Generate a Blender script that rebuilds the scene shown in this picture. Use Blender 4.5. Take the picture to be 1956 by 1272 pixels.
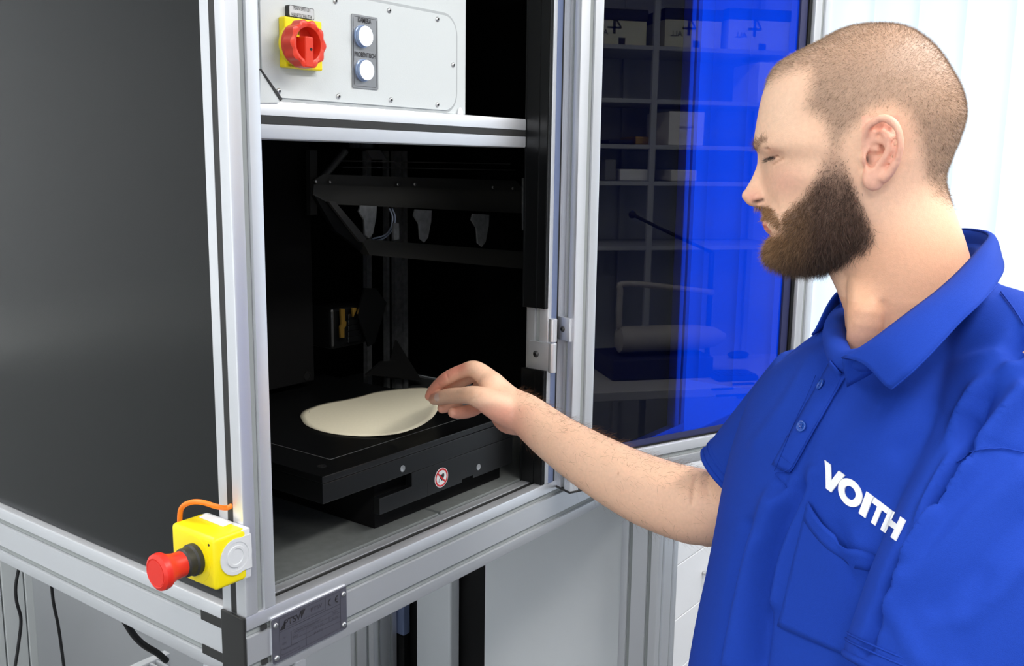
import bpy, bmesh, math, random
import numpy as np
from mathutils import Vector, Matrix
from mathutils.bvhtree import BVHTree
random.seed(4); rng = np.random.default_rng(4)
sc = bpy.context.scene
for o in list(bpy.data.objects): bpy.data.objects.remove(o)
COL = sc.collection
ZF = 1.05                      # height of the cabinet's bench line above the floor; z = 0 below is that line
# ------------------------------------------------------------------ camera, world, light, exposure
F = 1861.47; YAW, PIT, ROL = 0.637559, -0.1740691, 0.0138012
CAM = np.array([-0.678367, -0.886627, 0.53365])
_f = np.array([math.cos(YAW)*math.cos(PIT), math.sin(YAW)*math.cos(PIT), math.sin(PIT)])
_r = np.cross(_f, [0, 0, 1.]); _r /= np.linalg.norm(_r); _u = np.cross(_r, _f)
R = _r*math.cos(ROL)+_u*math.sin(ROL); U = -_r*math.sin(ROL)+_u*math.cos(ROL); FW = _f
cd = bpy.data.cameras.new('camera'); cam = bpy.data.objects.new('camera', cd); COL.objects.link(cam)
cd.sensor_width = 36; cd.lens = F/1956*36; cd.clip_start = 0.02
cam.matrix_world = Matrix(((R[0], U[0], -FW[0], CAM[0]), (R[1], U[1], -FW[1], CAM[1]), (R[2], U[2], -FW[2], CAM[2]), (0, 0, 0, 1)))
sc.camera = cam
sc.view_settings.view_transform = 'Standard'; sc.view_settings.look = 'None'
sc.view_settings.gamma = 1; sc.view_settings.use_curve_mapping = False
sc.view_settings.exposure = -0.62
w = bpy.data.worlds.new('world'); sc.world = w; w.use_nodes = True
w.node_tree.nodes['Background'].inputs[0].default_value = (.86, .93, 1, 1)
w.node_tree.nodes['Background'].inputs[1].default_value = 1.0
def area(name, loc, rot, sx, sy, power, col=(1, 1, 1)):
    l = bpy.data.lights.new(name, 'AREA'); l.shape = 'RECTANGLE'; l.size = sx; l.size_y = sy; l.energy = power; l.color = col
    o = bpy.data.objects.new(name, l); COL.objects.link(o); o.location = loc; o.rotation_euler = rot
    return o
CEIL = 1.62
LAMPS = [(-1.55, -1.35), (-1.55, .95), (0.35, -1.35), (1.55, -1.2), (0.0, .9), (1.5, 1.3)]
for i, (x, y) in enumerate(LAMPS):
    area('ceiling_lamp_light', (x, y, CEIL-.075), (0, 0, 0), 1.2, .3, 36, (1, .97, .93))
area('window_daylight', (2.66, -.3, .45), (0, math.radians(90), 0), 1.9, 3.0, 27, (.86, .93, 1))
area('window_daylight', (-2.56, -.6, .45), (0, math.radians(-90), 0), 1.7, 2.4, 20, (.88, .94, 1))
# ------------------------------------------------------------------ maths between photo pixels and real places
def ray(px, py):
    return FW+(px-978)/F*R-(py-636)/F*U
def at(px, py, ax, v):
    d = ray(px, py); t = (v-CAM[ax])/d[ax]; return CAM+d*t
def P3(px, py, dep): return CAM+ray(px, py)*dep
def topx(P):
    P = np.asarray(P, float)-CAM; z = P@FW
    return 978+F*(P@R)/z, 636-F*(P@U)/z, z
def V(p): return Vector((float(p[0]), float(p[1]), float(p[2])))
# ------------------------------------------------------------------ materials
def lin(c):
    return tuple(((x/255)/12.92 if x <= 10 else ((x/255+.055)/1.055)**2.4) for x in c)+(1,)
MAT = {}
def mat(name, rgb, rough=.5, metal=0, spec=.5, noise=0, nscale=40, bump=0, bscale=300, emit=None, estr=0, sheen=0, coat=0, aniso=None, sss=0, attr=None):
    m = bpy.data.materials.new(name); m.use_nodes = True; nt = m.node_tree; b = nt.nodes['Principled BSDF']
    b.inputs['Base Color'].default_value = lin(rgb); b.inputs['Roughness'].default_value = rough
    b.inputs['Metallic'].default_value = metal; b.inputs['Specular IOR Level'].default_value = spec
    b.inputs['Coat Weight'].default_value = coat; b.inputs['Sheen Weight'].default_value = sheen
    if sheen: b.inputs['Sheen Roughness'].default_value = .4
    tc = nt.nodes.new('ShaderNodeTexCoord')
    src = None
    if attr:
        a = nt.nodes.new('ShaderNodeAttribute'); a.attribute_name = attr; src = a.outputs['Color']
        nt.links.new(src, b.inputs['Base Color'])
    if noise:
        n = nt.nodes.new('ShaderNodeTexNoise'); n.inputs['Scale'].default_value = nscale; n.inputs['Detail'].default_value = 5
        if aniso:
            mp = nt.nodes.new('ShaderNodeMapping'); mp.inputs['Scale'].default_value = aniso
            nt.links.new(tc.outputs['Object'], mp.inputs[0]); nt.links.new(mp.outputs[0], n.inputs['Vector'])
        else: nt.links.new(tc.outputs['Object'], n.inputs['Vector'])
        mr = nt.nodes.new('ShaderNodeMapRange'); mr.inputs[1].default_value = .25; mr.inputs[2].default_value = .75
        mr.inputs[3].default_value = 1-noise; mr.inputs[4].default_value = 1+noise
        nt.links.new(n.outputs['Fac'], mr.inputs[0])
        mx = nt.nodes.new('ShaderNodeVectorMath'); mx.operation = 'SCALE'
        if src is not None: nt.links.new(src, mx.inputs[0])
        else: mx.inputs[0].default_value = lin(rgb)[:3]
        nt.links.new(mr.outputs[0], mx.inputs['Scale']); nt.links.new(mx.outputs[0], b.inputs['Base Color'])
    if bump:
        n = nt.nodes.new('ShaderNodeTexNoise'); n.inputs['Scale'].default_value = bscale; n.inputs['Detail'].default_value = 3
        nt.links.new(tc.outputs['Object'], n.inputs['Vector'])
        bp = nt.nodes.new('ShaderNodeBump'); bp.inputs['Strength'].default_value = bump; bp.inputs['Distance'].default_value = .001
        nt.links.new(n.outputs['Fac'], bp.inputs['Height']); nt.links.new(bp.outputs[0], b.inputs['Normal'])
    if emit:
        b.inputs['Emission Color'].default_value = lin(emit); b.inputs['Emission Strength'].default_value = estr
    if sss:
        b.inputs['Subsurface Weight'].default_value = sss; b.inputs['Subsurface Radius'].default_value = (1, .35, .2); b.inputs['Subsurface Scale'].default_value = .006
    MAT[name] = m; return m
mat('aluminium', (226, 228, 233), .38, .7, .5, noise=.04, nscale=30, aniso=(60, 60, 60))
mat('groove_grey', (148, 153, 153), .5)
mat('aluminium_groove', (176, 180, 182), .5, .3)
mat('steel', (205, 205, 205), .28, .9)
mat('brushed_plate', (150, 152, 155), .38, .7, noise=.08, nscale=60)
mat('black_panel', (8, 10, 11), .25, 0, .32, noise=.15, nscale=3)
mat('black_matte', (9, 9, 10), .6, 0, .35)
mat('bar_grey', (52, 52, 50), .5, .2)
mat('black_void', (5, 5, 6), .85, 0, .2)
mat('black_plastic', (38, 38, 38), .45)
mat('black_anodised', (12, 13, 14), .42, 0, .5)
mat('dark_steel', (74, 74, 74), .45, .5)
mat('floor_plate', (118, 122, 121), .5, .25, noise=.1, nscale=80)
mat('grey_powder', (210, 215, 216), .45, bump=.15, bscale=900)
mat('white_enamel', (238, 240, 244), .4)
mat('drawer_white', (250, 250, 253), .35)
mat('grey_board', (232, 236, 240), .6, noise=.03, nscale=4)
mat('wall_white', (236, 240, 243), .8)
mat('floor_grey', (84, 86, 90), .6, noise=.08, nscale=6)
mat('yellow', (250, 228, 12), .38)
mat('red', (226, 44, 30), .4)
mat('red_switch', (222, 58, 34), .35)
mat('rubber', (44, 44, 42), .5)
mat('light_grey_plastic', (214, 216, 219), .45)
mat('orange_cable', (245, 130, 30), .45)
mat('cable_black', (18, 19, 21), .5)
mat('label_white', (240, 240, 240), .5)
mat('ink', (38, 36, 40), .6)
mat('ink_soft', (66, 64, 74), .6)
mat('etched_plate', (104, 104, 116), .4, .45, noise=.05, nscale=50)
mat('silver_label', (200, 202, 204), .4, .3)
mat('lit_button', (250, 250, 255), .4, emit=(235, 242, 255), estr=3.0)
mat('button_glass', (150, 170, 205), .15, .3)
mat('brass', (190, 150, 70), .35, .8)
mat('bracket_grey', (128, 130, 132), .55, .3, noise=.25, nscale=90)
mat('seal_blue', (120, 134, 170), .5)
mat('paper', (234, 226, 200), .85, noise=.025, nscale=260, bump=.2, bscale=500)
mat('sticker_white', (240, 240, 240), .4); mat('sticker_red', (212, 30, 36), .4)
mat('shirt', (22, 60, 162), .85, 0, .2, noise=.035, nscale=500, bump=.35, bscale=1500)
mat('shirt_inside', (18, 48, 130), .9, 0, .2)
mat('embroidery', (236, 238, 242), .7, noise=.06, nscale=900)
mat('button_blue', (34, 78, 170), .2, 0, .6)
mat('skin', (226, 178, 148), .48, 0, .4, noise=.05, nscale=260, bump=.25, bscale=900, sss=.12, attr='Col')
mat('nail', (238, 200, 186), .3)
mat('hair_short', (120, 98, 78), .6, 0, .3, attr='Col')
mat('hair_beard', (74, 53, 40), .55, 0, .35, attr='Col')
mat('hair_arm', (110, 76, 48), .6)
mat('eye', (60, 60, 62), .15); mat('trousers', (46, 52, 66), .8); mat('shoe', (40, 38, 38), .5)
mat('wire', (150, 160, 180), .4, .3)
mat('yellowish_box', (226, 224, 196), .7); mat('lid_dark', (26, 28, 38), .6); mat('shelf_grey', (176, 180, 186), .6)
mat('desk_grey', (190, 190, 192), .5); mat('navy', (40, 44, 84), .6); mat('roller', (176, 172, 168), .45)
mat('lamp_on', (255, 252, 246), .5, emit=(255, 250, 240), estr=6)
# vertical blind vanes: white cloth that lets window light through
m = bpy.data.materials.new('blind_cloth'); m.use_nodes = True; nt = m.node_tree; nt.nodes.clear()
o_ = nt.nodes.new('ShaderNodeOutputMaterial'); d_ = nt.nodes.new('ShaderNodeBsdfDiffuse'); t_ = nt.nodes.new('ShaderNodeBsdfTranslucent'); x_ = nt.nodes.new('ShaderNodeMixShader')
d_.inputs[0].default_value = lin((236, 242, 248)); t_.inputs[0].default_value = lin((232, 242, 250)); x_.inputs[0].default_value = .4
nt.links.new(d_.outputs[0], x_.inputs[1]); nt.links.new(t_.outputs[0], x_.inputs[2]); nt.links.new(x_.outputs[0], o_.inputs[0]); MAT['blind_cloth'] = m
# blue protective pane: deep blue filter with a glass-like reflection
m = bpy.data.materials.new('blue_pane'); m.use_nodes = True; nt = m.node_tree; nt.nodes.clear()
o_ = nt.nodes.new('ShaderNodeOutputMaterial'); t_ = nt.nodes.new('ShaderNodeBsdfTransparent'); g_ = nt.nodes.new('ShaderNodeBsdfGlossy'); x_ = nt.nodes.new('ShaderNodeMixShader'); fr = nt.nodes.new('ShaderNodeFresnel')
t_.inputs[0].default_value = (0.001, .04, .56, 1); g_.inputs['Roughness'].default_value = .012; g_.inputs[0].default_value = (1, 1, 1, 1); fr.inputs[0].default_value = 1.52
nt.links.new(fr.outputs[0], x_.inputs[0]); nt.links.new(t_.outputs[0], x_.inputs[1]); nt.links.new(g_.outputs[0], x_.inputs[2]); nt.links.new(x_.outputs[0], o_.inputs[0]); MAT['blue_pane'] = m
# ------------------------------------------------------------------ object helpers
def link(name, me, m=None, parent=None, smooth=False):
    o = bpy.data.objects.new(name, me); COL.objects.link(o)
    if m: me.materials.append(MAT[m])
    if smooth:
        me.polygons.foreach_set('use_smooth', [True]*len(me.polygons))
        if smooth != 'all':
            try: me.set_sharp_from_angle(angle=math.radians(smooth if smooth is not True else 40))
            except Exception: pass
    if parent: o.parent = parent
    return o
def thing(name, label, cat, loc=(0, 0, 0), group=None):
    o = bpy.data.objects.new(name, None); COL.objects.link(o); o.location = loc; o.empty_display_size = .05
    o['label'] = label; o['category'] = cat
    if group: o['group'] = group
    return o
def tag(o, label=None, cat=None, group=None, kind=None):
    if label: o['label'] = label
    if cat: o['category'] = cat
    if group: o['group'] = group
    if kind: o['kind'] = kind
    return o
class MB:
    def __init__(s): s.b = bmesh.new()
    def box(s, x0, x1, y0, y1, z0, z1, bev=0, seg=2, mtx=None):
        v = [s.b.verts.new(p) for p in ((x0, y0, z0), (x1, y0, z0), (x1, y1, z0), (x0, y1, z0), (x0, y0, z1), (x1, y0, z1), (x1, y1, z1), (x0, y1, z1))]
        f = [s.b.faces.new([v[i] for i in q]) for q in ((3, 2, 1, 0), (4, 5, 6, 7), (0, 1, 5, 4), (1, 2, 6, 5), (2, 3, 7, 6), (3, 0, 4, 7))]
        if mtx is not None: bmesh.ops.transform(s.b, matrix=mtx, verts=v)
        if bev: bmesh.ops.bevel(s.b, geom=list({e for q in f for e in q.edges}), offset=bev, segments=seg, profile=.5, affect='EDGES')
        return s
    def prism(s, pts, vec, bev=0):
        """closed polygon of 3-D points swept along vec"""
        vec = V(vec); a = [s.b.verts.new(V(p)) for p in pts]; c = [s.b.verts.new(V(p)+vec) for p in pts]; n = len(pts)
        f = [s.b.faces.new(a[::-1]), s.b.faces.new(c)]
        for i in range(n): f.append(s.b.faces.new((a[i], a[(i+1) % n], c[(i+1) % n], c[i])))
        bmesh.ops.recalc_face_normals(s.b, faces=f)
        if bev: bmesh.ops.bevel(s.b, geom=list({e for q in f[:2] for e in q.edges}), offset=bev, segments=2, profile=.5, affect='EDGES')
        return s
    def lathe(s, prof, origin, axis, n=32, ref=None):
        """prof: (radius, distance along axis)"""
        A = V(axis).normalized(); X = A.orthogonal().normalized() if ref is None else (V(ref)-A*V(ref).dot(A)).normalized(); Y = A.cross(X); O = V(origin)
        rings = []
        for r, d in prof:
            if r < 1e-6: rings.append([s.b.verts.new(O+A*d)])
            else: rings.append([s.b.verts.new(O+A*d+(X*math.cos(t)+Y*math.sin(t))*r) for t in [2*math.pi*k/n for k in range(n)]])
        fs = []
        for p, q in zip(rings, rings[1:]):
            for k in range(n):
                a, b_, c, d = p[k % len(p)], p[(k+1) % len(p)], q[(k+1) % len(q)], q[k % len(q)]
                vs = []
                for t in (a, b_, c, d):
                    if t not in vs: vs.append(t)
                if len(vs) > 2: fs.append(s.b.faces.new(vs))
        if len(rings[0]) > 1: fs.append(s.b.faces.new(rings[0][::-1]))
        if len(rings[-1]) > 1: fs.append(s.b.faces.new(rings[-1]))
        bmesh.ops.recalc_face_normals(s.b, faces=fs)
        return s
    def cyl(s, p, q, r, n=24, bev=0):
        d = (V(q)-V(p)); L = d.length
        pr = [(r, 0), (r, L)] if not bev else [(r-bev, 0), (r, bev), (r, L-bev), (r-bev, L)]
        return s.lathe(pr, p, d, n)
    def tube(s, pts, rad, n=10, cyc=False, sub=6):
        P = spline(pts, sub); m_ = len(P)
        rr = np.interp(np.linspace(0, 1, m_), np.linspace(0, 1, len(rad)), rad) if hasattr(rad, '__len__') else np.full(m_, rad)
        T = np.gradient(P, axis=0); T /= np.linalg.norm(T, axis=1)[:, None]
        N = np.array(V(T[0]).orthogonal().normalized()); rings = []
        for i in range(m_):
            N = N-T[i]*(N@T[i]); N /= np.linalg.norm(N); B = np.cross(T[i], N)
            rings.append([s.b.verts.new(V(P[i]+rr[i]*(math.cos(a)*N+math.sin(a)*B))) for a in [2*math.pi*k/n for k in range(n)]])
        for p, q in zip(rings, rings[1:]):
            for k in range(n): s.b.faces.new((p[k], p[(k+1) % n], q[(k+1) % n], q[k]))
        s.b.faces.new(rings[0][::-1]); s.b.faces.new(rings[-1]); return s
    def chain(s, pts, rad, n=24, sub=5):
        """rounded limb: a tube through the points whose radius changes, with ball ends"""
        s.tube(pts, rad, n, sub=sub); s.ball(pts[0], rad[0]*.995); s.ball(pts[-1], rad[-1]*.995); return s
    def ball(s, p, r, ax=None, n=20):
        """r a number or three radii along the axes ax"""
        M = Matrix.Identity(4)
        rr = (r, r, r) if not hasattr(r, '__len__') else r
        ax = ax or ((1, 0, 0), (0, 1, 0), (0, 0, 1))
        for j in range(3):
            for i in range(3): M[i][j] = ax[j][i]*rr[j]
            M[j][3] = p[j]
        bmesh.ops.create_uvsphere(s.b, u_segments=n, v_segments=n//2+2, radius=1, matrix=M); return s
    def grid(s, G, closed_u=False, thick=0):
        """G: rows of 3-D points -> sheet, with optional thickness"""
        vs = [[s.b.verts.new(V(p)) for p in row] for row in G]; fs = []
        for a, c in zip(vs, vs[1:]):
            m_ = len(a)
            for k in range(m_ if closed_u else m_-1): fs.append(s.b.faces.new((a[k], a[(k+1) % m_], c[(k+1) % m_], c[k])))
        return s
    def mesh(s, name):
        me = bpy.data.meshes.new(name); s.b.to_mesh(me); s.b.free(); return me
    def build(s, name, m, parent=None, smooth=False): return link(name, s.mesh(name), m, parent, smooth)
def spline(pts, sub=6):
    P = np.array([np.array(p, float) for p in pts])
    if len(P) < 3 or sub <= 1: 
        if sub <= 1: return P
        t = np.linspace(0, 1, sub+1)[:, None]; return P[0]*(1-t)+P[1]*t
    Q = np.vstack([2*P[0]-P[1], P, 2*P[-1]-P[-2]]); out = []
    for i in range(1, len(Q)-2):
        for t in np.linspace(0, 1, sub, endpoint=False):
            a, b, c, d = Q[i-1], Q[i], Q[i+1], Q[i+2]
            out.append(.5*((2*b)+(-a+c)*t+(2*a-5*b+4*c-d)*t*t+(-a+3*b-3*c+d)*t**3))
    out.append(P[-1]); return np.array(out)
def outline(wd, hd, sw=(), sh=(), r=.0025, gap=.0105, dep=.006):
    """T-slot profile cross-section w x h, slot centres on the wide and tall sides (closed with cover strips, so shallow)"""
    pts = []
    def side(p0, d, n, L, cs):
        q = [(r, 0)]
        for c in cs: q += [(c-gap/2, 0), (c-gap/2+.0012, dep), (c+gap/2-.0012, dep), (c+gap/2, 0)]
        q += [(L-r, 0)]
        for a, e in q: pts.append((p0[0]+d[0]*a+n[0]*e, p0[1]+d[1]*a+n[1]*e))
    side((0, 0), (1, 0), (0, 1), wd, sw); side((wd, 0), (0, 1), (-1, 0), hd, sh)
    side((wd, hd), (-1, 0), (0, -1), wd, sw); side((0, hd), (0, -1), (1, 0), hd, sh)
    # soften each corner with one mid point
    out = []; k = len(pts)
    for i, p in enumerate(pts):
        out.append(p); q = pts[(i+1) % k]
        if abs(p[0]-q[0]) > 1e-6 and abs(p[1]-q[1]) > 1e-6 and abs(math.hypot(p[0]-q[0], p[1]-q[1])-r*1.4142) < 1e-6:
            cx = 0 if min(p[0], q[0]) < wd/2 else wd; cy = 0 if min(p[1], q[1]) < hd/2 else hd
            mx, my = (p[0]+q[0])/2, (p[1]+q[1])/2; out.append((mx+(cx-mx)*.41, my+(cy-my)*.41))
    return out
def profile(name, parent, o, e1, e2, wd, hd, vec, sw=(), sh=(), m='aluminium', gap=.0105, dep=.006):
    o, e1, e2 = np.array(o, float), np.array(e1, float), np.array(e2, float)
    ob = MB().prism([o+e1*a+e2*b for a, b in outline(wd, hd, sw, sh, gap=gap, dep=dep)], vec).build(name, m, parent, smooth=25)
    covers(ob, o, e1, e2, wd, hd, vec, sw, sh, gap, dep); return ob
def covers(ob, o, e1, e2, wd, hd, vec, sw, sh, gap=.0105, dep=.006):
    q = MB(); g_ = gap/2-.0016; v_ = np.array(vec, float); k_ = v_/np.linalg.norm(v_)*.0005
    def st(a0, a1, b0, b1): q.prism([o+e1*a+e2*b+k_ for a, b in ((a0, b0), (a1, b0), (a1, b1), (a0, b1))], v_-2*k_)
    for c in sw: st(c-g_, c+g_, dep-.0022, dep-.0002); st(c-g_, c+g_, hd-dep+.0002, hd-dep+.0022)
    for c in sh: st(dep-.0022, dep-.0002, c-g_, c+g_); st(wd-dep+.0002, wd-dep+.0022, c-g_, c+g_)
    if sw or sh: q.build('groove_cover', 'groove_grey', ob)
def text(s, name, parent, O, ex, ey, height, m='ink', width=None, off=0.0, lift=0.0, center=True):
    """flat lettering: O = centre, ex reading direction, ey up"""
    cu = bpy.data.curves.new(name, 'FONT'); cu.body = s; cu.size = 1; cu.offset = off; cu.resolution_u = 3
    ob = bpy.data.objects.new(name, cu); COL.objects.link(ob)
    dg = bpy.context.evaluated_depsgraph_get(); me = bpy.data.meshes.new_from_object(ob.evaluated_get(dg)); bpy.data.objects.remove(ob)
    n = len(me.vertices); co = np.empty(n*3); me.vertices.foreach_get('co', co); co = co.reshape(-1, 3)
    lo, hi = co.min(0), co.max(0); k = height/(hi[1]-lo[1]) if len(s.split('\n')) == 1 else height/(hi[1]-lo[1])
    kx = k if width is None else width/(hi[0]-lo[0])
    ex, ey = np.array(ex, float), np.array(ey, float); nn = np.cross(ex, ey)
    a = (co[:, 0]-(lo[0]+hi[0])/2)*kx; b = (co[:, 1]-(lo[1]+hi[1])/2)*k
    W = np.array(O)+a[:, None]*ex+b[:, None]*ey+lift*nn
    me.vertices.foreach_set('co', W.ravel()); me.materials.clear()
    return link(name, me, m, parent)
X, Y, Z = np.eye(3)
# ------------------------------------------------------------------ the room
XR, XL, YB, YF = 2.75, -2.7, -2.95, 2.4
def struct(name, x0, x1, y0, y1, z0, z1, m):
    o = MB().box(x0, x1, y0, y1, z0, z1).build(name, m); o['kind'] = 'structure'; return o
struct('floor', XL-.1, XR+.1, YB-.1, YF+.1, -1.10, -1.05, 'floor_grey')
struct('ceiling', XL-.1, XR+.1, YB-.1, YF+.1, CEIL, CEIL+.1, 'wall_white')
struct('wall_back', XL-.1, XR+.1, YF, YF+.1, -1.05, CEIL, 'wall_white')
struct('wall_front', XL-.1, XR+.1, YB-.1, YB, -1.05, CEIL, 'wall_white')
struct('wall_left', XL-.1, XL, YB, YF, -1.05, CEIL, 'wall_white')
struct('wall_right', XR, XR+.1, YB, YF, -1.05, CEIL, 'wall_white')
# window behind the vertical blinds
wf = MB()
for y0, y1, z0, z1 in ((-1.9, 1.7, -.62, -.56), (-1.9, 1.7, 1.46, 1.52), (-1.9, -1.84, -.56, 1.46), (1.64, 1.7, -.56, 1.46)): wf.box(2.705, 2.75, y0, y1, z0, z1)
o = wf.build('window_1', 'white_enamel'); o['kind'] = 'structure'
for i, (x, y) in enumerate(LAMPS):
    t = thing('ceiling_lamp', 'long white framed fluorescent ceiling lamp over the lab', 'lamp', (x, y, CEIL), 'ceiling lamps over the lab')
    MB().box(-.62, .62, -.17, .17, -.06, 0, .006).build('housing', 'white_enamel', t)
    MB().box(-.6, .6, -.15, .15, -.066, -.0602).build('diffuser', 'lamp_on', t)
# vertical blinds
bl = thing('vertical_blinds', 'white vertical blinds covering the bright window behind the man', 'blinds', (2.57, 0, 1.5))
MB().box(-.03, .03, -1.85, 1.65, 0, .06).build('head_rail', 'white_enamel', bl)
vane = MB(); G = [[(.016*math.sin(math.pi*i/6)-.010+.024*(i/6), -.073+.146*i/6, z) for i in range(7)] for z in (-2.45, 0)]
vane.grid(G); vm = vane.mesh('vane'); 
for k in range(25):
    me = vm
    if k == 0: o = link('vane', vm, 'blind_cloth', bl, 'all')
    else: o = bpy.data.objects.new('vane', vm); COL.objects.link(o); o.parent = bl
    o.location = (0, -1.72+.136*k, 0)

# ------------------------------------------------------------------ the test cabinet
W, D, TOP = 1.13, .919, 1.12
cab = thing('test_cabinet', 'large aluminium framed test cabinet with black panels and open blue glass door', 'cabinet', (0, 0, 0))
post = lambda x, y, z0, z1, w=.045, h=.045, sw=(.0225,), sh=(.0225,), name='post': profile(name, cab, (x, y, z0), X, Y, w, h, (0, 0, z1-z0), sw, sh)
post(0, 0, .0, TOP); post(0, D-.045, 0, TOP); post(.618, 0, 0, TOP); post(W-.045, 0, 0, TOP); 
post(W-.09, D-.045, 0, TOP, .09, .045, (.0225, .0675)); post(.5, D-.045, .0, TOP)
# bench rails: two grooves on the tall faces
def railx(x0, x1, y, z, h=.09, sh=(.0225, .0675), name='rail'): return profile(name, cab, (x0, y, z), Y, Z, .045, h, (x1-x0, 0, 0), (.0225,), sh)
def raily(y0, y1, x, z, h=.09, sh=(.0225, .0675), name='rail'): return profile(name, cab, (x, y0, z), X, Z, .045, h, (0, y1-y0, 0), (.0225,), sh)
railx(0, W, 0, -.09); railx(.045, W-.045, D-.045, -.09)
raily(.045, D, 0, -.09); raily(.045, D, W-.045, -.09)
railx(.045, .618, .045, .5557, .045, (.0225,))
railx(0, W, 0, TOP, .045, (.0225,)); railx(0, W, D-.045, TOP, .045, (.0225,)); raily(.045, D-.045, 0, TOP, .045, (.0225,)); raily(.045, D-.045, W-.045, TOP, .045, (.0225,))
# black end cap and groove strips at the left corner
MB().box(-.004, 0, .001, .044, -.089, -.001, .0015).build('end_cap', 'black_plastic', cab)
for z in (-.0225, -.0675):
    MB().box(-.0006, .0034, .045, .088, z-.0062, z+.0062).build('groove_strip', 'black_plastic', cab)
MB().box(.0002, .0034, .0175, .0275, 0, TOP).build('groove_strip', 'black_plastic', cab)
MB().box(.046, .617, .0448+.0, .0448+.003, .5557+.0178, .5557+.0272).build('groove_strip', 'black_plastic', cab)
MB().box(.046, .617, .0175, .0275, -.0034, -.0012).build('groove_strip', 'black_plastic', cab)
MB().box(.64, .645, -.0005, .003, 0, TOP).build('groove_strip', 'black_plastic', cab)
for y0, z in ((.0225, -.0225), (.0225, -.0675)):                         # small fixing gaps beside the name plate
    MB().box(.021, .030, -.0001, .002, z-.003, z+.003).build('fixing_clip', 'dark_steel', cab)
# panels
MB().box(.012, .018, .04, D-.04, .001, TOP).build('side_panel', 'black_panel', cab)
MB().box(W-.018, W-.012, .04, D-.04, .001, TOP).build('side_panel', 'black_panel', cab)
MB().box(.04, W-.04, D-.024, D-.018, -.0, TOP).build('back_panel', 'black_matte', cab)
MB().box(.66, W-.04, .018, .024, .0, TOP).build('front_panel', 'black_void', cab)
MB().box(.04, W-.04, .04, D-.04, TOP+.01, TOP+.02).build('top_panel', 'grey_powder', cab)
MB().box(.046, W-.046, .14, D-.046, .60, .606).build('partition_shelf', 'black_matte', cab)
MB().box(.05, W-.05, D-.075, D-.07, .004, .56).build('inner_back_lining', 'black_void', cab)
MB().box(.019, .047, .046, D-.05, .0, .56).build('inner_lining', 'black_void', cab)
xg = at(846, 981, 2, .003)[0]
MB().box(.046, xg-.003, .046, D-.05, -.002, .003, .0008).build('floor_plate', 'floor_plate', cab)
MB().box(xg+.003, W-.046, .046, D-.05, -.002, .003, .0008).build('floor_plate', 'floor_plate', cab)
MB().box(.046, W-.046, .3, D-.05, -.03, -.006).build('under_tray', 'black_matte', cab)
# lower frame
for x, y in ((0, 0), (W-.09, 0), (0, D-.09), (W-.09, D-.09)):
    post(x, y, -1.03, -.09, .09, .09, (.0225, .0675), (.0225, .0675), 'leg')
    MB().cyl((x+.045, y+.045, -1.05), (x+.045, y+.045, -1.02), .03).build('foot', 'black_plastic', cab)
MB().box(W-.03, W-.024, .09, at(926, 1200, 0, W-.03)[1], -.95, -.09).build('lower_side_panel', 'grey_board', cab)
# the right post: black sealing strips with two ribs, hinge
for z0, z1 in ((at(1048, 590, 0, .618)[2], TOP), (.0, at(1048, 708, 0, .618)[2])):
    s = MB().box(.610, .6175, .001, .0465, z0, z1, .0008)
    s.box(.6085, .6105, .019, .0205, z0, z1); s.box(.6085, .6105, .0445, .0465, z0, z1); s.box(.6085, .6105, .003, .0045, z0, z1)
    s.build('sealing_strip', 'black_anodised', cab)
MB().box(.6265, .6395, -.0012, .003, 0, TOP).build('blue_seal', 'seal_blue', cab)
AN = math.radians(20.2); DU = np.array([math.cos(AN), -math.sin(AN), 0]); DV = np.array([math.sin(AN), math.cos(AN), 0]); DA = np.array([.638, -.0365, 0])
hb = at(1056, 640, 1, -.010); za = at(1056, 609, 1, -.010)[2]; zb = at(1056, 654, 1, -.010)[2]; zc = at(1056, 711, 1, -.010)[2]
h = MB(); h.cyl((hb[0], hb[1], zb+.001), (hb[0], hb[1], za), .0068, 20, .0008); 
q0 = DA-DU*.0055+DV*.004; 
h.prism([q0+Z*(zb+.001)+DV*.0, q0+Z*(zb+.001)+DV*.034, q0+Z*za+DV*.034, q0+Z*za], DU*.0052, .0006)
# right leaf lies on the door's edge face
h.build('hinge', 'aluminium', cab, smooth=True)
sc_px = (1077, 631); 
def screw_on(name, p, n, r, par, m='steel', hex_=True):
    s = MB().lathe([(r, 0), (r, r*.25), (r*.75, r*.55), (r*.3, r*.65)] , p, n, 20); o = s.build(name, m, par, smooth=50)
    if hex_:
        k = MB().lathe([(r*.42, 0), (r*.42, r*.08)], np.array(p, float)+np.array(n, float)*r*.64, n, 6); k.build('screw_socket', 'black_matte', o)
    return o
pe = q0+DV*.018+Z*((za+zb)/2); screw_on('screw', pe-DU*.0003, -DU, .0048, cab, 'dark_steel')
h = MB(); h.cyl((hb[0], hb[1], zc), (hb[0], hb[1], zb-.001), .0068, 20, .0008); h.box(.6125, .6175, -.009, at(1014, 650, 0, .618)[1], zc+.002, at(1014, 649, 0, .618)[2], .0006)
h.build('hinge', 'aluminium', cab, smooth=True)
screw_on('screw', (.6125, at(1024, 676, 0, .6125)[1], at(1024, 676, 0, .6125)[2]), (-1, 0, 0), .0055, cab, 'dark_steel')
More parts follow.
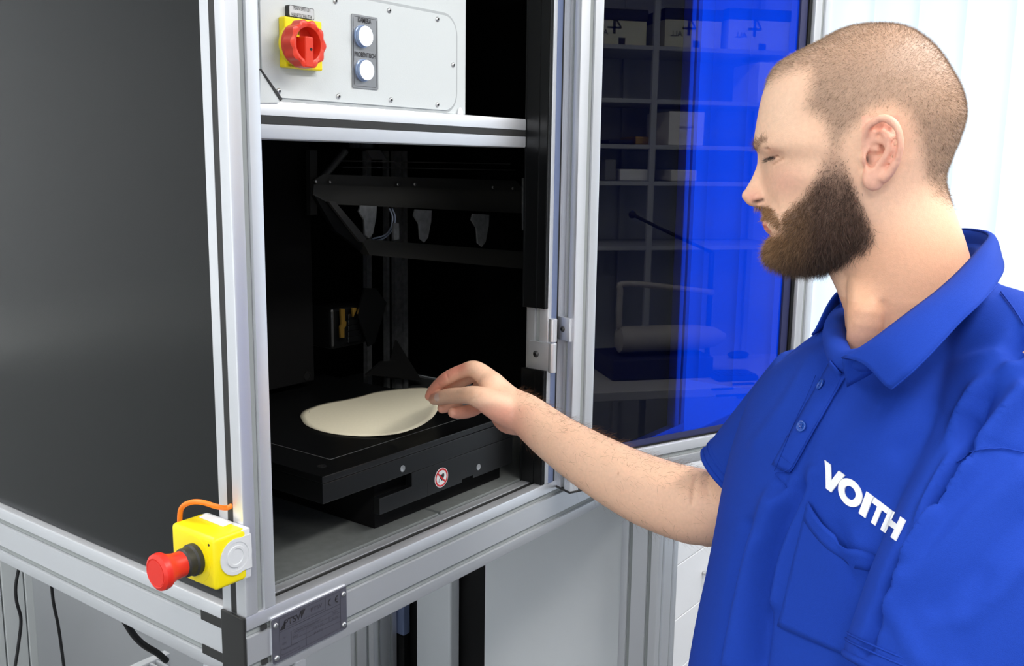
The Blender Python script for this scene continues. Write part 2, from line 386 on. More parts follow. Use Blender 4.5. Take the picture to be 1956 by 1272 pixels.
# ------------------------------------------------------------------ the blue glass door (opened about 160 degrees)
dr = MB().prism([DA+DU*a+DV*b+Z*-.01 for a, b in outline(.045, .042, (.0225,), (.021,))], (0, 0, TOP+.02)).build('door', 'aluminium', cab, smooth=25)
def dpt(u, v, z): return DA+DU*u+DV*v+Z*z
UW = .579
MB().prism([dpt(UW-.045, 0, -.01)+DU*a+DV*b for a, b in outline(.045, .042, (.0225,), (.021,))], (0, 0, TOP+.02)).build('door_stile', 'aluminium', dr, smooth=25)
covers(dr, dpt(0, 0, -.01), DU, DV, .045, .042, (0, 0, TOP+.02), (.0225,), (.021,)); covers(dr, dpt(UW-.045, 0, -.01), DU, DV, .045, .042, (0, 0, TOP+.02), (.0225,), (.021,))
for z in (-.005, TOP-.035):
    MB().prism([dpt(.045, 0, z)+DV*a+Z*b for a, b in outline(.042, .045, (.021,), (.0225,))], DU*(UW-.09)).build('door_rail', 'aluminium', dr, smooth=25); covers(dr, dpt(.045, 0, z), DV, Z, .042, .045, DU*(UW-.09), (.021,), (.0225,))
MB().prism([dpt(a, b, -.014) for a, b in ((-.001, -.001), (.046, -.001), (.046, .043), (-.001, .043))], (0, 0, .004), .001).build('door_end_cap', 'black_plastic', dr)
MB().prism([dpt(a, b, -.014) for a, b in ((UW-.046, -.001), (UW+.001, -.001), (UW+.001, .043), (UW-.046, .043))], (0, 0, .004), .001).build('door_end_cap', 'black_plastic', dr)
G = [[dpt(.046, .016, .041), dpt(UW-.046, .016, .041)], [dpt(.046, .016, TOP-.036), dpt(UW-.046, .016, TOP-.036)]]
MB().grid(G).build('blue_glass', 'blue_pane', dr)
MB().prism([dpt(.508, .0115, .053), dpt(.526, .0115, .053), dpt(.526, .0155, .053), dpt(.508, .0155, .053)], (0, 0, TOP-.09)).build('pane_seal', 'navy', dr)
MB().prism([dpt(.526, .008, .041), dpt(.5335, .008, .041), dpt(.5335, .0155, .041), dpt(.526, .0155, .041)], (0, 0, TOP-.09)).build('pane_gasket', 'black_matte', dr)
MB().prism([dpt(.046, .0115, .0425), dpt(.526, .0115, .0425), dpt(.526, .0115, .0525), dpt(.046, .0115, .0525)], DV*.004).build('pane_seal', 'navy', dr)
MB().prism([dpt(.046, .008, .0402), dpt(.526, .008, .0402), dpt(.526, .008, .0425), dpt(.046, .008, .0425)], DV*.0075).build('pane_gasket', 'black_matte', dr)
MB().prism([dpt(.0225-.004, -.0006, .0)+DV*0, dpt(.0225+.004, -.0006, .0), dpt(.0225+.004, .003, .0), dpt(.0225-.004, .003, .0)], (0, 0, TOP)).build('groove_cover', 'aluminium_groove', dr) if 0 else None
# ------------------------------------------------------------------ control box in the upper bay
CY = .055
x1 = at(890, 100, 1, CY)[0]; zb = .601
box = MB().box(.05, x1, CY, .5, zb, 1.05, .0015).build('control_box', 'grey_powder', cab)
def rrect(x0, x1, z0, z1, r, y, n=8):
    out = []
    for cx, cz, a0 in ((x1-r, z0+r, -90), (x1-r, z1-r, 0), (x0+r, z1-r, 90), (x0+r, z0+r, 180)):
        for k in range(n+1):
            a = math.radians(a0+90*k/n); out.append((cx+r*math.cos(a), y, cz+r*math.sin(a)))
    return out
px1 = at(869, 120, 1, CY)[0]; pz0 = at(849, 211, 1, CY)[2]; pz1 = at(849, 30, 1, CY)[2]
MB().prism(rrect(.09, px1+.004, pz0-.004, pz1+.004, .03, CY-.001), (0, .0015, 0)).build('cover_seam', 'aluminium_groove', cab)
MB().prism(rrect(.09, px1, pz0, pz1, .026, CY-.003), (0, .003, 0), .0006).build('cover_plate', 'grey_powder', cab)
PY = CY-.003
for p in ((640, 2), (743, 20), (835, 37), (865, 124), (835, 200), (746, 191), (646, 184), (532, 174)):
    screw_on('cover_screw', at(*p, 1, PY), (0, -1, 0), .0036, cab)
f0 = at(880, 217, 1, CY-.003); MB().ball((f0[0], CY-.002, f0[2]), (.006, .003, .009), n=16).build('rubber_bump', 'white_enamel', cab, 'all')
g = [at(497, 133, 1, CY-.012), at(538, 190, 1, CY-.012), at(534, 196, 1, CY-.012), at(497, 196, 1, CY-.012)]
MB().prism(g, (0, .007, 0)).build('corner_gusset', 'grey_powder', cab)
g = [at(496, 131, 1, CY-.013), at(499, 131, 1, CY-.013), at(540, 189, 1, CY-.013), at(536, 193, 1, CY-.013)]
MB().prism(g, (0, .009, 0)).build('gusset_edge', 'black_plastic', cab)
# main switch
a = at(545, 80, 1, .040); b = at(616, 84, 1, .040); zt = at(580, 36, 1, .04)[2]; z0_ = at(580, 132, 1, .04)[2]
sw = MB().box(a[0], b[0], .040, PY, z0_, zt, .002).build('main_switch', 'yellow', cab)
kc = at(590, 84, 1, .014); kx, kz = kc[0], kc[2]
n = 80; outer = [(kx+(.0266+.0014*math.cos(10*t))*math.cos(t), kz+(.0266+.0014*math.cos(10*t))*math.sin(t)) for t in [2*math.pi*i/n for i in range(n)]]
inner = [(kx+.0192*math.cos(t), kz+.0192*math.sin(t)) for t in [2*math.pi*i/n for i in range(n)]]
MB().lathe([(.0235, 0), (.0235, .0045), (.022, .005)], (kx, .040, kz), (0, -1, 0), 40).build('switch_base', 'yellow', sw, smooth=True)
b_ = bmesh.new(); V4 = []
for ring, ys in ((outer, (.0145, .0285)), (inner, (.0145, .0285))):
    for y in ys: V4.append([b_.verts.new((p[0], y, p[1])) for p in ring])
mid = [b_.verts.new(((o_[0]*.6+i_[0]*.4), .0128, (o_[1]*.6+i_[1]*.4))) for o_, i_ in zip(outer, inner)]
for k in range(n):
    j = (k+1) % n
    for p, q in ((V4[0], V4[1]), (V4[1], V4[3]), (V4[3], V4[2]), (V4[2], mid), (mid, V4[0])): b_.faces.new((p[k], p[j], q[j], q[k]))
bmesh.ops.recalc_face_normals(b_, faces=b_.faces[:]); me = bpy.data.meshes.new('knob_ring'); b_.to_mesh(me); b_.free()
link('knob_ring', me, 'red_switch', sw, smooth=50)
MB().lathe([(.0245, 0), (.0245, .006), (.021, .0065)], (kx, .0345, kz), (0, -1, 0), 40).build('knob_base', 'red_switch', sw, smooth=True)
MB().box(kx-.0062, kx+.0062, .0125, .030, kz-.0270, kz+.0085, .0018).build('knob_grip', 'red_switch', sw)
MB().lathe([(.0018, 0), (.0018, .0006)], (kx+.002, .0127, kz-.006), (0, -1, 0), 14).build('grip_hole', 'black_matte', sw)
MB().box(kx-.013, kx-.003, .0262, .0282, kz+.008, kz+.0165, .0006).build('position_tab', 'yellow', sw)
text('ON', 'lettering', sw, (kx-.0078, .0259, kz+.0122), X, Z, .0035, 'ink')
text('SIEMENS', 'lettering', sw, tuple(at(558, 125, 1, .0395)), X, Z, .0022, 'ink')
# main switch label
a = at(552, 20, 1, .045); b = at(600.6, 27, 1, .045); zt = at(552, 8.5, 1, .045)[2]; zl = at(552, 31, 1, .045)[2]
lb = MB().prism(rrect(a[0], b[0], zl, zt, .002, .0455, 3), (0, .0065, 0)).build('switch_label', 'black_plastic', cab)
MB().prism(rrect(a[0]+.0007, b[0]-.0007, zl+.0007, zt-.0007, .002, .0450, 3), (0, .0008, 0)).build('label_face', 'silver_label', lb)
text('MAIN SWITCH', 'lettering', lb, ((a[0]+b[0])/2, .0447, (zt+zl)/2+.0042), X, Z, .0048, 'ink', width=(b[0]-a[0])*.64)
text('HAUPTSCHALTER', 'lettering', lb, ((a[0]+b[0])/2, .0447, (zt+zl)/2-.0042), X, Z, .0048, 'ink', width=(b[0]-a[0])*.80)
# button plate
a = at(671, 100, 1, PY); b = at(720.5, 100, 1, PY); zt = at(695, 30, 1, PY)[2]; zl = at(699, 170, 1, PY)[2]; cx = (a[0]+b[0])/2
bp = MB().prism(rrect(a[0], b[0], zl, zt, .002, PY-.0015, 3), (0, .0015, 0)).build('button_plate', 'brushed_plate', cab)
fr_ = MB()
for q in ((a[0]+.0025, a[0]+.0029, zl+.004, zt-.004), (b[0]-.0029, b[0]-.0025, zl+.004, zt-.004), (a[0]+.004, b[0]-.004, zt-.0029, zt-.0025), (a[0]+.004, b[0]-.004, zl+.0025, zl+.0029)): fr_.box(q[0], q[1], PY-.0018, PY-.0014, q[2], q[3])
fr_.build('frame_line', 'ink', bp)
for (ppx, ppy), s_, wfac, tp in (((700, 69), 'KAMERA', .5, (694, 39)), ((702, 134), 'PROBENTISCH', .80, (696, 105))):
    c = at(ppx, ppy, 1, PY-.010); c = np.array([c[0], 0, c[2]])
    MB().lathe([(.0142, 0), (.0142, .002), (.0130, .0025), (.0130, .0065), (.0122, .0075)], (c[0], PY-.0015, c[2]), (0, -1, 0), 36).build('button_collar', 'button_glass', bp, smooth=40)
    MB().lathe([(.0124, 0), (.0124, .0008), (.010, .0022), (0, .0028)], (c[0], PY-.0088, c[2]), (0, -1, 0), 36).build('lit_button', 'lit_button', bp, smooth=40)
    tz = at(*tp, 1, PY-.002)
    text(s_, 'lettering', bp, (cx-.0005, PY-.0020, tz[2]), X, Z, .0062, 'ink', width=(b[0]-a[0])*wfac, off=.012)
# ------------------------------------------------------------------ emergency stop box on the corner post
ya, yb = -.014, .067
xk = at(413, 1131, 1, ya)[0]; zlo = at(413, 1131, 1, ya)[2]; zhi = at(413, 1029, 1, ya)[2]; xg0 = at(474, 1040, 1, ya)[0]
es = MB().box(xk, xg0-.001, ya, yb, zlo, zhi, .005, 3).build('emergency_stop_box', 'yellow', cab, smooth=True)
MB().box(xg0-.009, -.0002, ya+.0006, yb-.0006, zlo+.001, zhi-.001, .002, 2).build('box_base', 'light_grey_plastic', es, smooth=True)
zm = (zlo+zhi)/2-.001; ym = .022
kc = at(452, 1062, 1, ya); 
MB().lathe([(.0215, 0), (.0215, .0012), (.017, .0012), (.017, .0005), (.013, .0005), (.0125, .0016), (.0095, .0016), (.009, .0008), (0, .0008)], (kc[0]-.001, ya-.0002, kc[2]), (0, -1, 0), 40).build('cable_knockout', 'light_grey_plastic', es, smooth=30)
q = MB().box(kc[0], -.0004, ya-.0009, ya+.002, kc[2]-.020, kc[2]+.0205).build('base_flange', 'light_grey_plastic', es)
MB().lathe([(.0275, 0), (.0275, .0006), (.0268, .0007)], (xk+.0003, ym, zm), (-1, 0, 0), 48).build('cover_ring', 'yellow', es, smooth=30)
MB().lathe([(.0185, 0), (.0185, .006), (.0165, .008), (.0165, .016), (.0145, .018), (.0145, .024)], (xk, ym, zm), (-1, 0, 0), 36).build('button_collar', 'rubber', es, smooth=35)
MB().lathe([(.0145, .018), (.0150, .028), (.0170, .036), (.0205, .041), (.0212, .0445), (.0205, .049), (.0165, .0515), (.0150, .0508), (.0150, .0512), (0, .0515)], (xk, ym, zm), (-1, 0, 0), 44).build('mushroom_button', 'red', es, smooth=35)
MB().lathe([(.0015, 0), (.0015, .0004)], (xk, ya+.010, zhi-.009), (-1, 0, 0), 12).build('screw_hole', 'black_plastic', es)
tl = [at(380, 988, 2, zhi+.0004), at(393, 981, 2, zhi+.0004), at(444, 999, 2, zhi+.0004), at(426, 1006, 2, zhi+.0004)]
MB().prism(tl, (0, 0, .0004)).build('paper_label', 'label_white', es)
cb = [at(343, 1002, 0, xk+.02), at(346, 972, 0, xk+.018), at(362, 960, 0, xk+.018), at(385, 959, 0, xk+.022), at(412, 967, 0, -.018), at(432, 970, 0, -.004), at(444, 965, 0, .002), at(447, 962, 0, .01)]
MB().tube(cb, .0031, 12).build('orange_cable', 'orange_cable', es, smooth='all')
# ------------------------------------------------------------------ name plate on the front rail
nx0, nx1, nz0, nz1 = .0345, .1575, -.0745, -.0158
npl = MB().prism(rrect(nx0, nx1, nz0, nz1, .003, -.0035, 3), (0, .0012, 0)).build('name_plate', 'etched_plate', cab)
MB().box(nx0+.0005, nx1-.0005, -.0023, 0, nz0+.001, nz1+.0012).build('plate_spacer', 'aluminium', npl)
for x in (nx0+.0055, nx1-.0055):
    for z in (nz0+.007, nz1-.009): screw_on('plate_screw', (x, -.0035, z), (0, -1, 0), .0036, cab, hex_=False)
ln = MB(); yy = -.0038
def hl(xa, xb, z, t=.0003): ln.box(xa, xb, yy, yy+.0004, z-t/2, z+t/2)
def vl(x, za, zb_, t=.0003): ln.box(x-t/2, x+t/2, yy, yy+.0004, za, zb_)
xa, xb = nx0+.011, nx1-.011; za_, zb_ = nz0+.004, nz1-.003; ch = (zb_-za_)
for fz in (0, 1): hl(xa, xb, za_+ch*fz)
vl(xa, za_, zb_); vl(xb, za_, zb_)
for fz in (.66, .56, .44, .32, .20): hl(xa+.02, xb, za_+ch*fz, .0002)
hl(xa, xb, za_+ch*.66); vl(xb-.026, za_+ch*.66, zb_); vl(xa+.042, za_, za_+ch*.45); vl(xa+.018, za_+ch*.2, za_+ch*.56); vl(xb-.02, za_+ch*.32, za_+ch*.45)
ln.build('table_lines', 'ink_soft', npl)
yt = -.0039
text('PTSV', 'lettering', npl, (xa+.021, yt, za_+ch*.84), X+.0*Z, Z, .0085, 'ink', width=.026, off=.01)
MB().prism([(xa+.001, yt, za_+ch*.70), (xa+.008, yt, za_+ch*.70), (xa+.0095, yt, za_+ch*.92)], (0, .0003, 0)).build('logo_mark', 'ink', npl)
MB().prism([(xa+.042, yt, za_+ch*.97), (xa+.034, yt, za_+ch*.97), (xa+.0345, yt, za_+ch*.76)], (0, .0003, 0)).build('logo_mark', 'ink', npl)
text('PTSV', 'lettering', npl, (xa+.060, yt, za_+ch*.86), X, Z, .0055, 'ink_soft', width=.019)
text('Paper Testing Service und Vertriebs GmbH', 'lettering', npl, ((xa+xb-.028)/2, yt, za_+ch*.72), X, Z, .0024, 'ink_soft', width=xb-xa-.03)
text('DOMAS Multimeter', 'lettering', npl, (xa+.040, yt, za_+ch*.50), X, Z, .0030, 'ink_soft', width=.034)
text('Typ', 'lettering', npl, (xa+.007, yt, za_+ch*.48), X, Z, .0028, 'ink_soft')
text('S/N', 'lettering', npl, (xa+.007, yt, za_+ch*.34), X, Z, .0028, 'ink_soft')
text('0003', 'lettering', npl, (xa+.025, yt, za_+ch*.38), X, Z, .0030, 'ink_soft')
text('Netzanschluss', 'lettering', npl, (xa+.015, yt, za_+ch*.20), X, Z, .0028, 'ink_soft', width=.026)
text('Steuerspannung', 'lettering', npl, (xa+.017, yt, za_+ch*.07), X, Z, .0028, 'ink_soft', width=.030)
text('Baujahr', 'lettering', npl, (xa+.062, yt, za_+ch*.50), X, Z, .0028, 'ink_soft')
text('2020', 'lettering', npl, (xb-.010, yt, za_+ch*.50), X, Z, .0030, 'ink_soft')
text('230 V AC', 'lettering', npl, (xa+.062, yt, za_+ch*.36), X, Z, .0030, 'ink_soft')
text('50 Hz', 'lettering', npl, (xb-.010, yt, za_+ch*.36), X, Z, .0030, 'ink_soft')
text('24 V DC', 'lettering', npl, (xa+.062, yt, za_+ch*.22), X, Z, .0030, 'ink_soft')
def arc(cx, cz, r, t, a0, a1, nm):
    k = 20; A = [math.radians(a0+(a1-a0)*i/k) for i in range(k+1)]
    return [(cx+(r+t/2)*math.cos(a), yt, cz+(r+t/2)*math.sin(a)) for a in A]+[(cx+(r-t/2)*math.cos(a), yt, cz+(r-t/2)*math.sin(a)) for a in A[::-1]]
ce = MB(); ce.prism(arc(xb-.0165, za_+ch*.83, .0042, .0013, 95, 265, ''), (0, .0003, 0)); ce.prism(arc(xb-.0045, za_+ch*.83, .0042, .0013, 95, 265, ''), (0, .0003, 0)); ce.box(xb-.009, xb-.0055, yt, yt+.0003, za_+ch*.83-.0006, za_+ch*.83+.0006)
ce.build('conformity_mark', 'ink', npl)
# ------------------------------------------------------------------ inside the cabinet
hx = at(596, 500, 1, .45)[0]; hz = at(598, 727, 1, .45)[2]
hs = MB().box(.05, hx, .45, D-.08, hz, .6, .002).build('inner_housing', 'black_void', cab)
hp = at(587, 718, 1, .4495); MB().lathe([(.0085, 0), (.0085, .0015), (.0065, .0016), (.0065, .0005), (0, .0005)], (hp[0], .45, hp[2]), (0, -1, 0), 20).build('cable_hole', 'black_matte', cab)
def flat(name, px, y, th, m, par=cab, bev=0): return MB().prism([at(a, b, 1, y) for a, b in px], (0, th, 0), bev).build(name, m, par)
flat('light_bar_sheet', ((618, 333), (985, 345), (1000, 360), (1012, 400), (640, 388), (597, 345)), .33, .004, 'bar_grey')
flat('light_bar_sheet', ((600, 352), (1003, 366), (1013, 408), (632, 390), (598, 372)), .325, .004, 'bar_grey')
flat('side_arm', ((628, 385), (640, 385), (700, 455), (695, 463), (686, 460)), .318, .006, 'dark_steel')
flat('side_arm', ((600, 372), (634, 388), (696, 463), (690, 478), (640, 440)), .326, .008, 'black_anodised')
flat('lower_beam', ((690, 456), (1016, 482), (1016, 515), (706, 487)), .322, .02, 'bar_grey')
flat('end_bracket', ((999, 340), (1014, 340), (1013, 441), (999, 440)), .318, .003, 'bracket_grey')
for ox in (0, 105, 215):
    oy = ox*.075
    flat('tongue_bracket', ((689+ox, 392+oy), (720+ox, 394+oy), (719+ox, 415+oy), (713+ox, 446+oy), (706+ox, 455+oy), (698+ox, 448+oy), (696+ox, 420+oy), (686+ox, 404+oy)), .312, .004, 'bracket_grey', bev=.0006)
flat('cable_tie', ((752, 426), (762, 426), (763, 457), (753, 458)), .312, .004, 'bracket_grey')
for rr in (0, 5):
    MB().tube([at(a, b, 1, .335) for a, b in ((744+rr, 398), (750+rr, 416), (745+rr, 438), (733, 450+rr), (712, 456+rr))], .0016, 8).build('cable_loop', 'wire', cab, smooth='all')
for p in ((604, 346), (631, 347), (760, 352), (792, 352), (941, 358), (979, 360)): screw_on('bar_screw', at(*p, 1, .324), (0, -1, 0), .0028, cab)
MB().tube([at(a, b, 1, .34) for a, b in ((612, 345), (640, 312), (660, 288))], .006, 8).build('brace_rod', 'dark_steel', cab, smooth='all')
flat('brace_plate', ((700, 287), (727, 287), (738, 305), (712, 305)), .34, .004, 'dark_steel')
for a, b in (((640, 306), (975, 312)), ((655, 318), (985, 324))): flat('rod_edge', (a, b, (b[0], b[1]+2), (a[0], a[1]+2)), .345, .003, 'dark_steel')
flat('inner_strut', ((592, 287), (606, 287), (606, 410), (593, 411)), .42, .01, 'dark_steel')
for a, b in ((700, 709), (738, 743), (754, 766), (770, 778)):
    MB().prism([at(p, r_, 1, .64) for p, r_ in ((a, 288), (b, 288), (b+2, 742), (a+2, 742))], (0, .012, 0)).build('rear_strut', 'bracket_grey', cab)
flat('camera_guard', ((697, 550), (718, 551), (739, 578), (716, 655), (704, 662), (684, 600)), .40, .004, 'black_anodised')
b = MB(); c0 = at(632, 590, 1, .42); c1 = at(702, 655, 1, .42); b.box(c0[0], c1[0], .42, .5, c1[2], c0[2], .006); b.build('camera_body', 'black_anodised', cab)
for k in range(5):
    a = at(664, 600+k*11, 1, .416); e = at(690, 606+k*11, 1, .416); MB().box(a[0], e[0], .414, .42, e[2], a[2], .001).build('cooling_fin', 'black_anodised', cab)
flat('brass_clip', ((651, 590), (659, 590), (659, 612), (662, 615), (661, 623), (658, 626), (658, 645), (651, 645), (650, 625), (652, 620), (652, 612)), .408, .004, 'brass')
flat('brass_clip', ((673, 588), (681, 588), (681, 592), (675, 606)), .408, .004, 'brass')
flat('base_gusset', ((758, 650), (806, 727), (740, 722)), .62, .006, 'dark_steel')
flat('base_gusset', ((730, 690), (758, 690), (770, 722), (700, 716)), .60, .006, 'dark_steel')
# ------------------------------------------------------------------ sample stage
SY = .05; sx0 = .1686; sx1 = .60; SZ = .1187
st = thing('sample_stage', 'black sample stage with pacemaker warning sticker inside the cabinet', 'stage', (.38, .3, .003))
def L(o):                                                              # keep world place while being a child of an Empty off the origin
    o.location = -o.parent.location if o.parent else o.location; return o
def S(mb, name, m, smooth=False): return L(mb.build(name, m, st, smooth))
S(MB().box(sx0, sx1, SY, .56, .1090, SZ, .001), 'top_plate', 'black_anodised')
MAT['black_anodised'].node_tree.nodes['Principled BSDF'].inputs['Roughness'].default_value = .3
S(MB().box(sx0, sx1, SY, .54, .0805, .1084, .0008), 'body_plate', 'black_anodised')
S(MB().box(.2275, sx1-.02, .0985, .0991, SZ, SZ+.0002), 'engraved_line', 'bracket_grey'); S(MB().box(.2275, .2281, .0985, .52, SZ, SZ+.0002), 'engraved_line', 'bracket_grey')
S(MB().prism([(.3433, SY, .0800), (.3433, SY, .0590), (.2750, SY, .0590), (.2750, SY, .0345), (.378, SY, .0345), (.459, SY, .0345), (.459, SY, .0395), (.487, SY, .0395), (.487, SY, .0345), (.592, SY, .0345), (.592, SY, .0800)], (0, .012, 0), .0006), 'front_plate', 'black_anodised')
S(MB().box(.3778, .3781, SY-.0002, SY+.001, .0345, .0560), 'plate_joint', 'black_void')
S(MB().box(.29, .59, .075, .5, .0035, .078), 'carriage', 'black_void')
for p in ((769, 895), (914, 892)):
    c = at(*p, 1, SY); S(MB().lathe([(.0050, 0), (.0050, .0004), (.0038, .0005), (.0030, -.0012+.0015), (0, .0003)], (c[0], SY, c[2]), (0, -1, 0), 20), 'socket_screw', 'steel', True)
c = at(615, 890, 2, SZ); S(MB().lathe([(.0065, 0), (.0065, .0004), (.0050, .0004), (.0045, .0001), (0, .0001)], (c[0], c[1], SZ), (0, 0, 1), 20), 'dowel_hole', 'black_matte', True)
c = at(843, 912, 1, SY); cx, cz = c[0], c[2]
sk = S(MB().lathe([(.0155, 0), (.0155, .0003)], (cx, SY, cz), (0, -1, 0), 40), 'warning_sticker', 'sticker_white')
def K(mb, name, m): o = mb.build(name, m, sk); return o
def ring(cx, cz, r0, r1, y, th):
    b = bmesh.new(); n = 40; q = []
    for r in (r0, r1): q.append([b.verts.new((cx+r*math.cos(2*math.pi*k/n), y, cz+r*math.sin(2*math.pi*k/n))) for k in range(n)])
    for k in range(n): b.faces.new((q[0][k], q[1][k], q[1][(k+1) % n], q[0][(k+1) % n]))
    me = bpy.data.meshes.new('red_ring'); b.to_mesh(me); b.free(); return me
link('red_ring', ring(cx, cz, .0117, .0144, SY-.0005, 0), 'sticker_red', sk)
hp = [(0.0, -.0062), (-.0042, -.002), (-.0050, .0018), (-.0040, .0040), (-.0018, .0046), (-.0002, .0034), (.0012, .0050), (.0034, .0052), (.0050, .0036), (.0050, .0010), (.0036, -.0022)]
K(MB().prism([(cx+.0012+a, SY-.0006, cz+.0008+b) for a, b in hp], (0, .0003, 0)), 'heart_symbol', 'ink')
K(MB().prism([(cx+a, SY-.0006, cz+b) for a, b in ((-.0050, -.0006), (-.0044, -.0006), (-.0062, -.0070), (-.0068, -.0070))], (0, .0003, 0)), 'lead_symbol', 'ink')
K(MB().prism([(cx+a, SY-.0008, cz+b) for a, b in ((-.0097, .0077), (-.0080, .0094), (.0097, -.0077), (.0080, -.0094))], (0, .0003, 0)), 'red_bar', 'sticker_red')
# ------------------------------------------------------------------ paper sample disc
OUT = [(573, 795, .1200), (578, 786, .1200), (592, 779, .1200), (620, 770, .1200), (660, 763, .1200), (690, 756, .1205), (715, 749, .1225), (745, 745, .127), (780, 741.5, .134), (813, 741, .141), (832, 748, .150), (839, 765, .157), (838, 778, .156), (828, 795, .149), (812, 808, .141), (790, 819, .134), (760, 828, .127), (725, 832, .1215), (685, 833, .1200), (640, 829, .1200), (605, 821, .1200), (582, 810, .1200)]
ring_ = spline([at(a, b, 2, z) for a, b, z in OUT]+[at(*OUT[0][:2], 2, OUT[0][2])], 4)[:-1]
cen = ring_.mean(0); b = bmesh.new(); rows = []; 
bx, by = at(700, 800, 2, .12)[:2]
def zfit(p):                                                           # height of the sheet from the lifted rim inward
    d = np.hypot(ring_[:, 0]-p[0], ring_[:, 1]-p[1])+1e-4; ww = d**-2.5; return (ww*ring_[:, 2]).sum()/ww.sum()
for f in np.linspace(1, .08, 12):
    rr_ = []
    for p in ring_:
        q = cen+(p-cen)*f; q = q.copy(); q[2] = p[2] if f == 1 else zfit(q); rr_.append(b.verts.new(V(q)))
    rows.append(rr_)
for p, q in zip(rows, rows[1:]):
    for k in range(len(p)): b.faces.new((p[k], p[(k+1) % len(p)], q[(k+1) % len(p)], q[k]))
b.faces.new(rows[-1]); bmesh.ops.recalc_face_normals(b, faces=b.faces[:])
for f in b.faces:
    pass
me = bpy.data.meshes.new('paper_sample'); b.to_mesh(me); b.free()
disc = link('paper_sample', me, 'paper', None, 'all'); md = disc.modifiers.new('thickness', 'SOLIDIFY'); md.thickness = .0005; md.offset = 0
tag(disc, 'round cream paper sample lifted at its right edge on the black stage', 'paper')
c = at(590, 788, 2, .1204); mk = MB()
for k in range(5): mk.box(c[0]+k*.002, c[0]+k*.002+.0012, c[1]+.002*k, c[1]+.002*k+.0006, .1204, .1205)
mk.build('pencil_note', 'ink_soft', disc)
# ------------------------------------------------------------------ behind and below the cabinet
t = thing('drawer_cabinet', 'white drawer cabinet with metal bow handles behind the man', 'cabinet', (1.2, .1, -1.05))
def C(mb, name, m, par, smooth=False):
    o = mb.build(name, m, par, smooth); o.location = -par.location if par.parent is None else (0, 0, 0); return o
C(MB().box(1.2, 1.85, .12, .7, -1.05, -.115, .002), 'body', 'drawer_white', t)
C(MB().box(1.19, 1.86, .09, .71, -.113, -.085, .003), 'worktop', 'white_enamel', t)
for k in range(6):
    z1 = -.132-.1415*k
    d = C(MB().box(1.203, 1.847, .1, .119, z1-.139, z1, .0012), 'drawer', 'drawer_white', t)
    hz_ = at(1345, 1084, 1, .085)[2]+(.1415*(3-1-k)) if 0 else z1-.066
    hd = MB().tube([(1.475, .099, hz_), (1.477, .078, hz_), (1.50, .072, hz_), (1.60, .072, hz_), (1.623, .078, hz_), (1.625, .099, hz_)], .0048, 8)
    hd.build('handle', 'steel', d, smooth='all')
# grey steel cupboard seen under the left rail
t = thing('steel_cupboard', 'light grey steel cupboard standing behind the cabinet under its left rail', 'cupboard', (-.6, 1.3, -1.05))
xs = [at(p, 1180, 1, 1.3)[0] for p in (-160, 6, 50, 68)]
C(MB().box(-1.6, xs[3], 1.312, 1.75, -1.05, .1, .002), 'body', 'grey_powder', t)
for a, b_ in ((-1.59, xs[0]), (xs[0]+.003, xs[1]), (xs[1]+.003, xs[2]), (xs[2]+.003, xs[3])): C(MB().box(a, b_, 1.3, 1.311, -1.0, .08, .002), 'door_leaf', 'grey_powder', t)
t = thing('grey_partition_board', 'plain blue-grey board standing under the cabinet between cupboard and grille', 'board', (.6, 1.5, -1.05))
C(MB().box(xs[3]+.01, 1.6, 1.5, 1.53, -1.05, .0, .002), 'board', 'grey_board', t)
# ventilation grille (top of a convector)
zg = -.5; p0 = at(245, 1272, 2, zg); yg = p0[1]; xg1 = at(392, 1272, 2, zg)[0]; XA = p0[0]-.25; XB = at(312, 1240, 2, zg)[0]
t = thing('convector_grille', 'white slatted convector grille under the left corner of the cabinet', 'grille', (p0[0], yg, -1.05))
C(MB().box(XA, XB, yg-.02, yg, zg-.03, zg, .002), 'frame_bar', 'white_enamel', t)
C(MB().box(XA, XB, yg-.17, yg-.155, zg-.03, zg, .002), 'frame_bar', 'white_enamel', t)
C(MB().box(XA, XB, yg-.30, yg-.28, zg-.03, zg, .002), 'frame_bar', 'white_enamel', t)
C(MB().box(XA, XB, yg-.30, yg, -1.05, zg-.03, .002), 'body', 'white_enamel', t)
sm = None
for k in range(int((XB-XA-.02)/.0145)):
    x = XA+.01+.0145*k
    for j, (a, b_) in enumerate(((yg-.154, yg-.021), (yg-.279, yg-.171))):
        o = C(MB().box(x, x+.005, a, b_, zg-.024, zg-.003), 'slat', 'white_enamel', t)
# things under the bench at the right
t = thing('grey_column', 'grey square column standing in the shade beside the cabinet leg', 'column', (1.13, .66, -1.05))
C(MB().box(1.118, 1.158, .630, .748, -1.05, -.1, .006), 'column', 'grey_board', t)
t = thing('shade_board', 'added black board standing for the shade behind the grey column under the bench', 'board', (1.17, .5, -1.05))  # added board; its black stands for the dark under the bench
C(MB().box(1.164, 1.18, .12, 1.25, -1.05, -.1, .002), 'board', 'black_matte', t)
t = thing('blue_crate', 'blue plastic crate glimpsed behind the rear cabinet leg', 'crate', (1.14, .80, -1.05))
zz = at(766, 1215, 0, 1.13)[2]
C(MB().box(1.134, 1.16, .808, .86, zz, -.12, .003), 'crate', 'seal_blue', t); C(MB().box(1.134, 1.16, .808, .86, -1.05, zz-.001, .003), 'crate_base', 'black_matte', t)
a, b_ = at(474, 1240, 1, .62)[0], at(672, 1240, 1, .62)[0]
t = thing('white_board', 'white board standing under the bench below the name plate', 'board', (a, .62, -1.05))
C(MB().box(a, b_, .62, .64, -1.05, -.14, .004), 'board', 'white_enamel', t); C(MB().box(a, b_, .617, .6195, -.52, -.516), 'seam', 'aluminium_groove', t)
